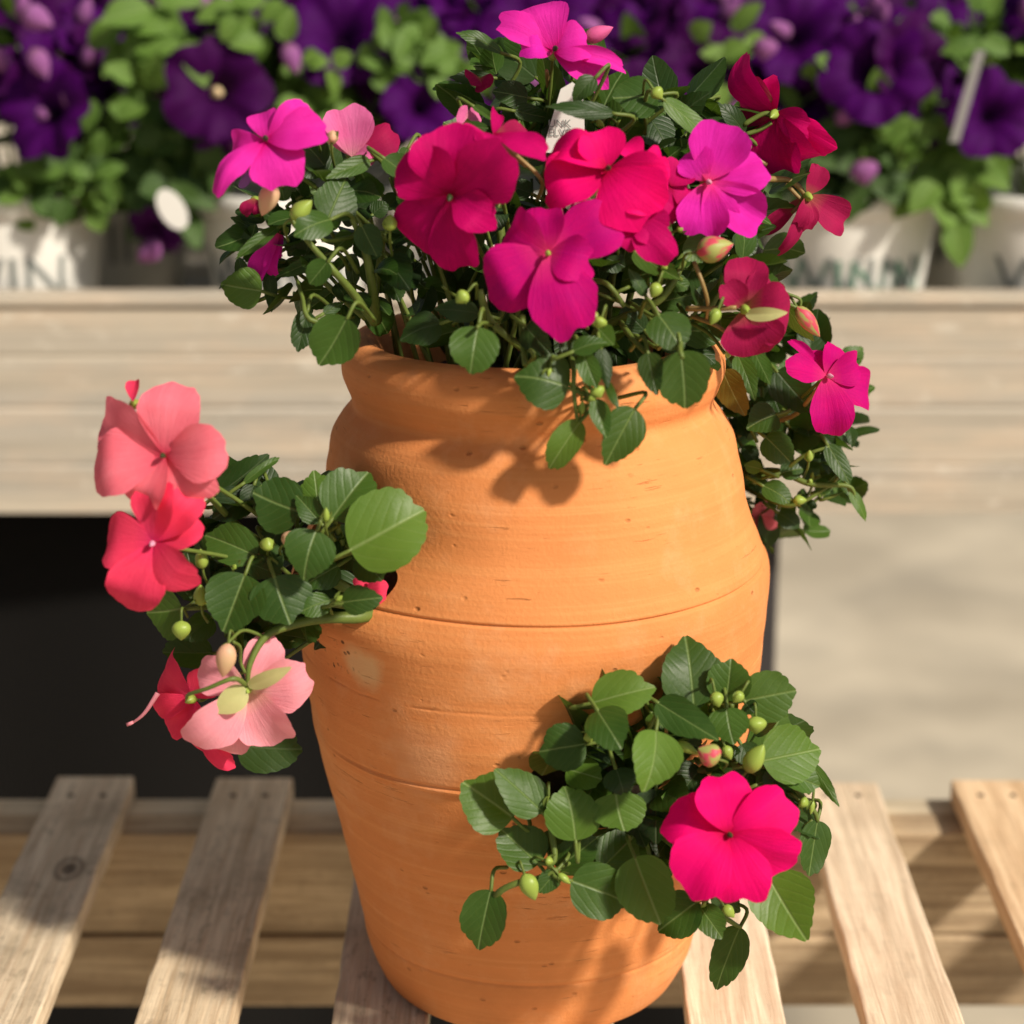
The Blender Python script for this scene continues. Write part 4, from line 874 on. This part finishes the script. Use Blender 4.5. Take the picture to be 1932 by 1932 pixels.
for a in [(150,1240,100,1285,62,-.13),(935,375,975,420,60,-.06),(690,1320,685,1385,46,-.13),(720,1345,700,1395,60,-.135),(975,1120,1000,1145,40,-.1),(960,1200,930,1265,58,-.11),(1235,1215,1240,1295,52,-.1),(1215,1310,1180,1380,48,-.12),
          (690,1640,715,1690,66,-.145),(670,1680,690,1700,46,-.145),(980,930,995,965,34,-.09),(1040,980,1070,960,34,-.09),(720,520,700,535,50,-.03),(780,520,830,545,40,-.02),(1270,1440,1255,1520,46,-.09),(500,1560,490,1600,20,-.14),(630,1760,640,1700,30,-.142)]: bud(pt_, 'B', *a)
for pts, r0, r1, m_ in [([(640,1870,0),(700,1700,-.03),(560,1560,-.05)],.0035,.002,'stem')]: pass
ST = [('A',[(1030,1960,-.07),(900,1780,-.08),(780,1640,-.09),(640,1480,-.085),(520,1330,-.09)],.0028,.0014,'stem'),('A',[(1040,1950,-.05),(1010,1700,-.07),(960,1480,-.075),(880,1300,-.08)],.0034,.0014,'stem'),
 ('A',[(1010,1900,-.04),(1060,1600,-.05),(1090,1420,-.06)],.003,.0012,'stem'),('A',[(980,1930,-.05),(800,1780,-.05),(620,1640,-.05),(400,1640,-.05)],.0024,.001,'stem'),('A',[(860,1960,-.08),(640,1940,-.09),(590,1800,-.08),(560,1700,-.07)],.0018,.001,'stem'),
 ('A',[(1780,870,-.10),(1880,950,-.095),(1950,1010,-.09)],.0011,.0012,'stem_red'),('B',[(280,600,-.10),(380,680,-.095),(465,770,-.09),(445,850,-.05)],.0012,.0012,'stem_red'),('B',[(485,300,-.02),(500,400,-.0),(570,530,.0),(620,640,.01)],.0012,.0014,'stem_red'),
 ('B',[(1400,760,-.01),(1510,765,-.0),(1570,810,.0),(1575,850,.0),(1525,905,.0)],.0020,.0012,'stem_red'),('B',[(1590,835,.0),(1570,850,.0),(1500,780,.0)],.001,.0014,'stem_red'),('B',[(650,1190,-.08),(740,1205,-.09),(815,1300,-.09)],.0016,.0016,'stem'),
 ('B',[(700,1400,-.06),(850,1330,-.08),(980,1260,-.09),(1070,1110,-.08)],.0030,.0016,'stem'),('B',[(800,1370,-.09),(860,1450,-.115),(920,1510,-.13)],.0018,.0012,'stem'),('B',[(1110,1110,-.10),(1150,1210,-.105),(1170,1290,-.10),(1165,1350,-.09)],.0012,.0010,'stem_red'),
 ('B',[(1080,1310,-.09),(1180,1310,-.10),(1290,1305,-.105)],.0016,.0012,'stem_red'),('B',[(1100,1340,-.08),(1200,1380,-.09),(1260,1420,-.09)],.0014,.001,'stem_red'),('B',[(1100,1370,-.07),(1180,1420,-.08),(1240,1500,-.09)],.0012,.001,'stem'),
 ('B',[(200,1230,-.10),(240,1350,-.10),(330,1440,-.10),(380,1480,-.09)],.0022,.0018,'stem'),('B',[(190,1390,-.145),(215,1370,-.13),(255,1380,-.11)],.0011,.0012,'stem'),('B',[(380,1340,-.10),(385,1450,-.11),(395,1550,-.12)],.0022,.0016,'stem'),
 ('B',[(400,1560,-.10),(430,1500,-.12),(340,1440,-.10)],.0016,.0014,'stem'),('B',[(580,1480,-.11),(600,1560,-.135),(600,1650,-.140),(615,1790,-.142)],.0018,.001,'stem'),('B',[(640,1690,-.140),(700,1720,-.142),(745,1790,-.143),(720,1830,-.143)],.0012,.001,'stem'),
 ('B',[(1060,1440,-.12),(1050,1480,-.15),(1062,1520,-.156)],.0014,.0014,'stem'),('B',[(850,1060,-.06),(950,1120,-.08),(1060,1190,-.08)],.0014,.0014,'stem'),('B',[(1500,1245,-.07),(1560,1270,-.07),(1560,1310,-.07)],.0010,.0008,'stem'),
 ('B',[(1300,1300,-.08),(1420,1270,-.07),(1520,1295,-.07),(1550,1310,-.07)],.0012,.001,'stem'),('B',[(1280,620,.0),(1350,660,.0),(1420,700,.0)],.0014,.0012,'stem_red'),('B',[(1320,530,-.0),(1400,485,.0),(1450,480,.0)],.0016,.0012,'stem'),('B',[(1330,570,.0),(1390,550,.0),(1440,520,.0)],.0014,.0012,'stem'),
 ('B',[(960,1500,-.03),(1050,1100,-.03),(1180,800,-.02),(1350,620,.0)],.0036,.0014,'stem'),('B',[(600,1500,-.02),(560,1100,-.02),(520,700,.0),(560,400,.01)],.0038,.0014,'stem'),('B',[(700,1500,.0),(760,1100,.0),(860,700,.0),(940,480,-.01)],.0038,.0014,'stem'),
 ('B',[(300,1500,-.02),(300,1100,-.03),(260,700,-.02),(280,480,-.0)],.0036,.0014,'stem'),('B',[(1100,1450,.0),(1250,1150,.01),(1350,900,.01),(1420,760,-.01)],.0032,.0014,'stem')]
for (c_, pts, r0, r1, m_) in ST: stalk(pt_, c_, pts, r0, r1, m_)
mbx = MB()          # the loose mass behind: thin shoots, tendrils and inner leaves
for i in range(60):
    a = rg.uniform(0, 6.28); r0 = rg.uniform(.01, .085); b0 = POT + Vector((math.cos(a) * r0, math.sin(a) * r0, RIMZ - .022))
    a2 = a + rg.gauss(0, .5); r2 = r0 + rg.uniform(.01, .05); e = POT + Vector((math.cos(a2) * r2, math.sin(a2) * r2, RIMZ + rg.uniform(.04, .12)))
    if e.y < -.1: e.y = -.1
    tube(mbx, [b0, (b0 + e) / 2 + Vector((rg.gauss(0, .008), rg.gauss(0, .008), .01)), e], .0018, .0009, 5)
mbx.build('stem', M['stem'], pt_)
for (c_, x, y, Y, rx, ry, rz, n_, l_) in [('B', 640, 840, .0, .100, .035, .062, 190, .030), ('B', 700, 1250, -.045, .115, .03, .040, 110, .026), ('A', 850, 1450, -.04, .062, .03, .048, 90, .024), ('B', 500, 400, .03, .050, .02, .030, 26, .028), ('B', 1000, 500, .02, .045, .02, .022, 26, .028), ('B', 1170, 900, .02, .040, .03, .055, 60, .028)]:
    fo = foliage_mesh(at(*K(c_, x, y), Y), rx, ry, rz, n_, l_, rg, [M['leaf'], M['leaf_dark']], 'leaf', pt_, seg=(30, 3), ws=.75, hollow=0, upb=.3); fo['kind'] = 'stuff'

# --- white plant label standing in the mouth of the jar
mb = MB(); Yt = -.045; pts = [(1045, 190), (1075, 150), (1105, 200), (1112, 270), (1098, 292), (1030, 278)]
outl = [at(px, py, Yt) for (px, py) in [(1058,168),(1080,155),(1098,170),(1102,205),(1104,290),(1030,288),(1030,262)]]
n = len(outl); mb.add(outl + [p + Vector((0, .001, 0)) for p in outl], [list(range(n))[::-1], list(range(n, 2*n))] + [[i, (i+1) % n, (i+1) % n + n, i + n] for i in range(n)])
tg = mb.build('plant_tag', M['white_pl'], smooth=False); tag(tg, 'white printed plant label among the stems under the topmost bloom', 'plant tag')
for txt, (px, py), sz in (('UNK', (1056, 240), .0062), ('ELVE', (1056, 257), .0062)):
    vs, fs = text_mesh(txt, sz); c0 = at(px, py, Yt - .0006); lb = MB(); lb.add([c0 + Vector((v.x, 0, v.y)) for v in vs], fs); lb.build('lettering', M['ink'], tg, smooth=False)
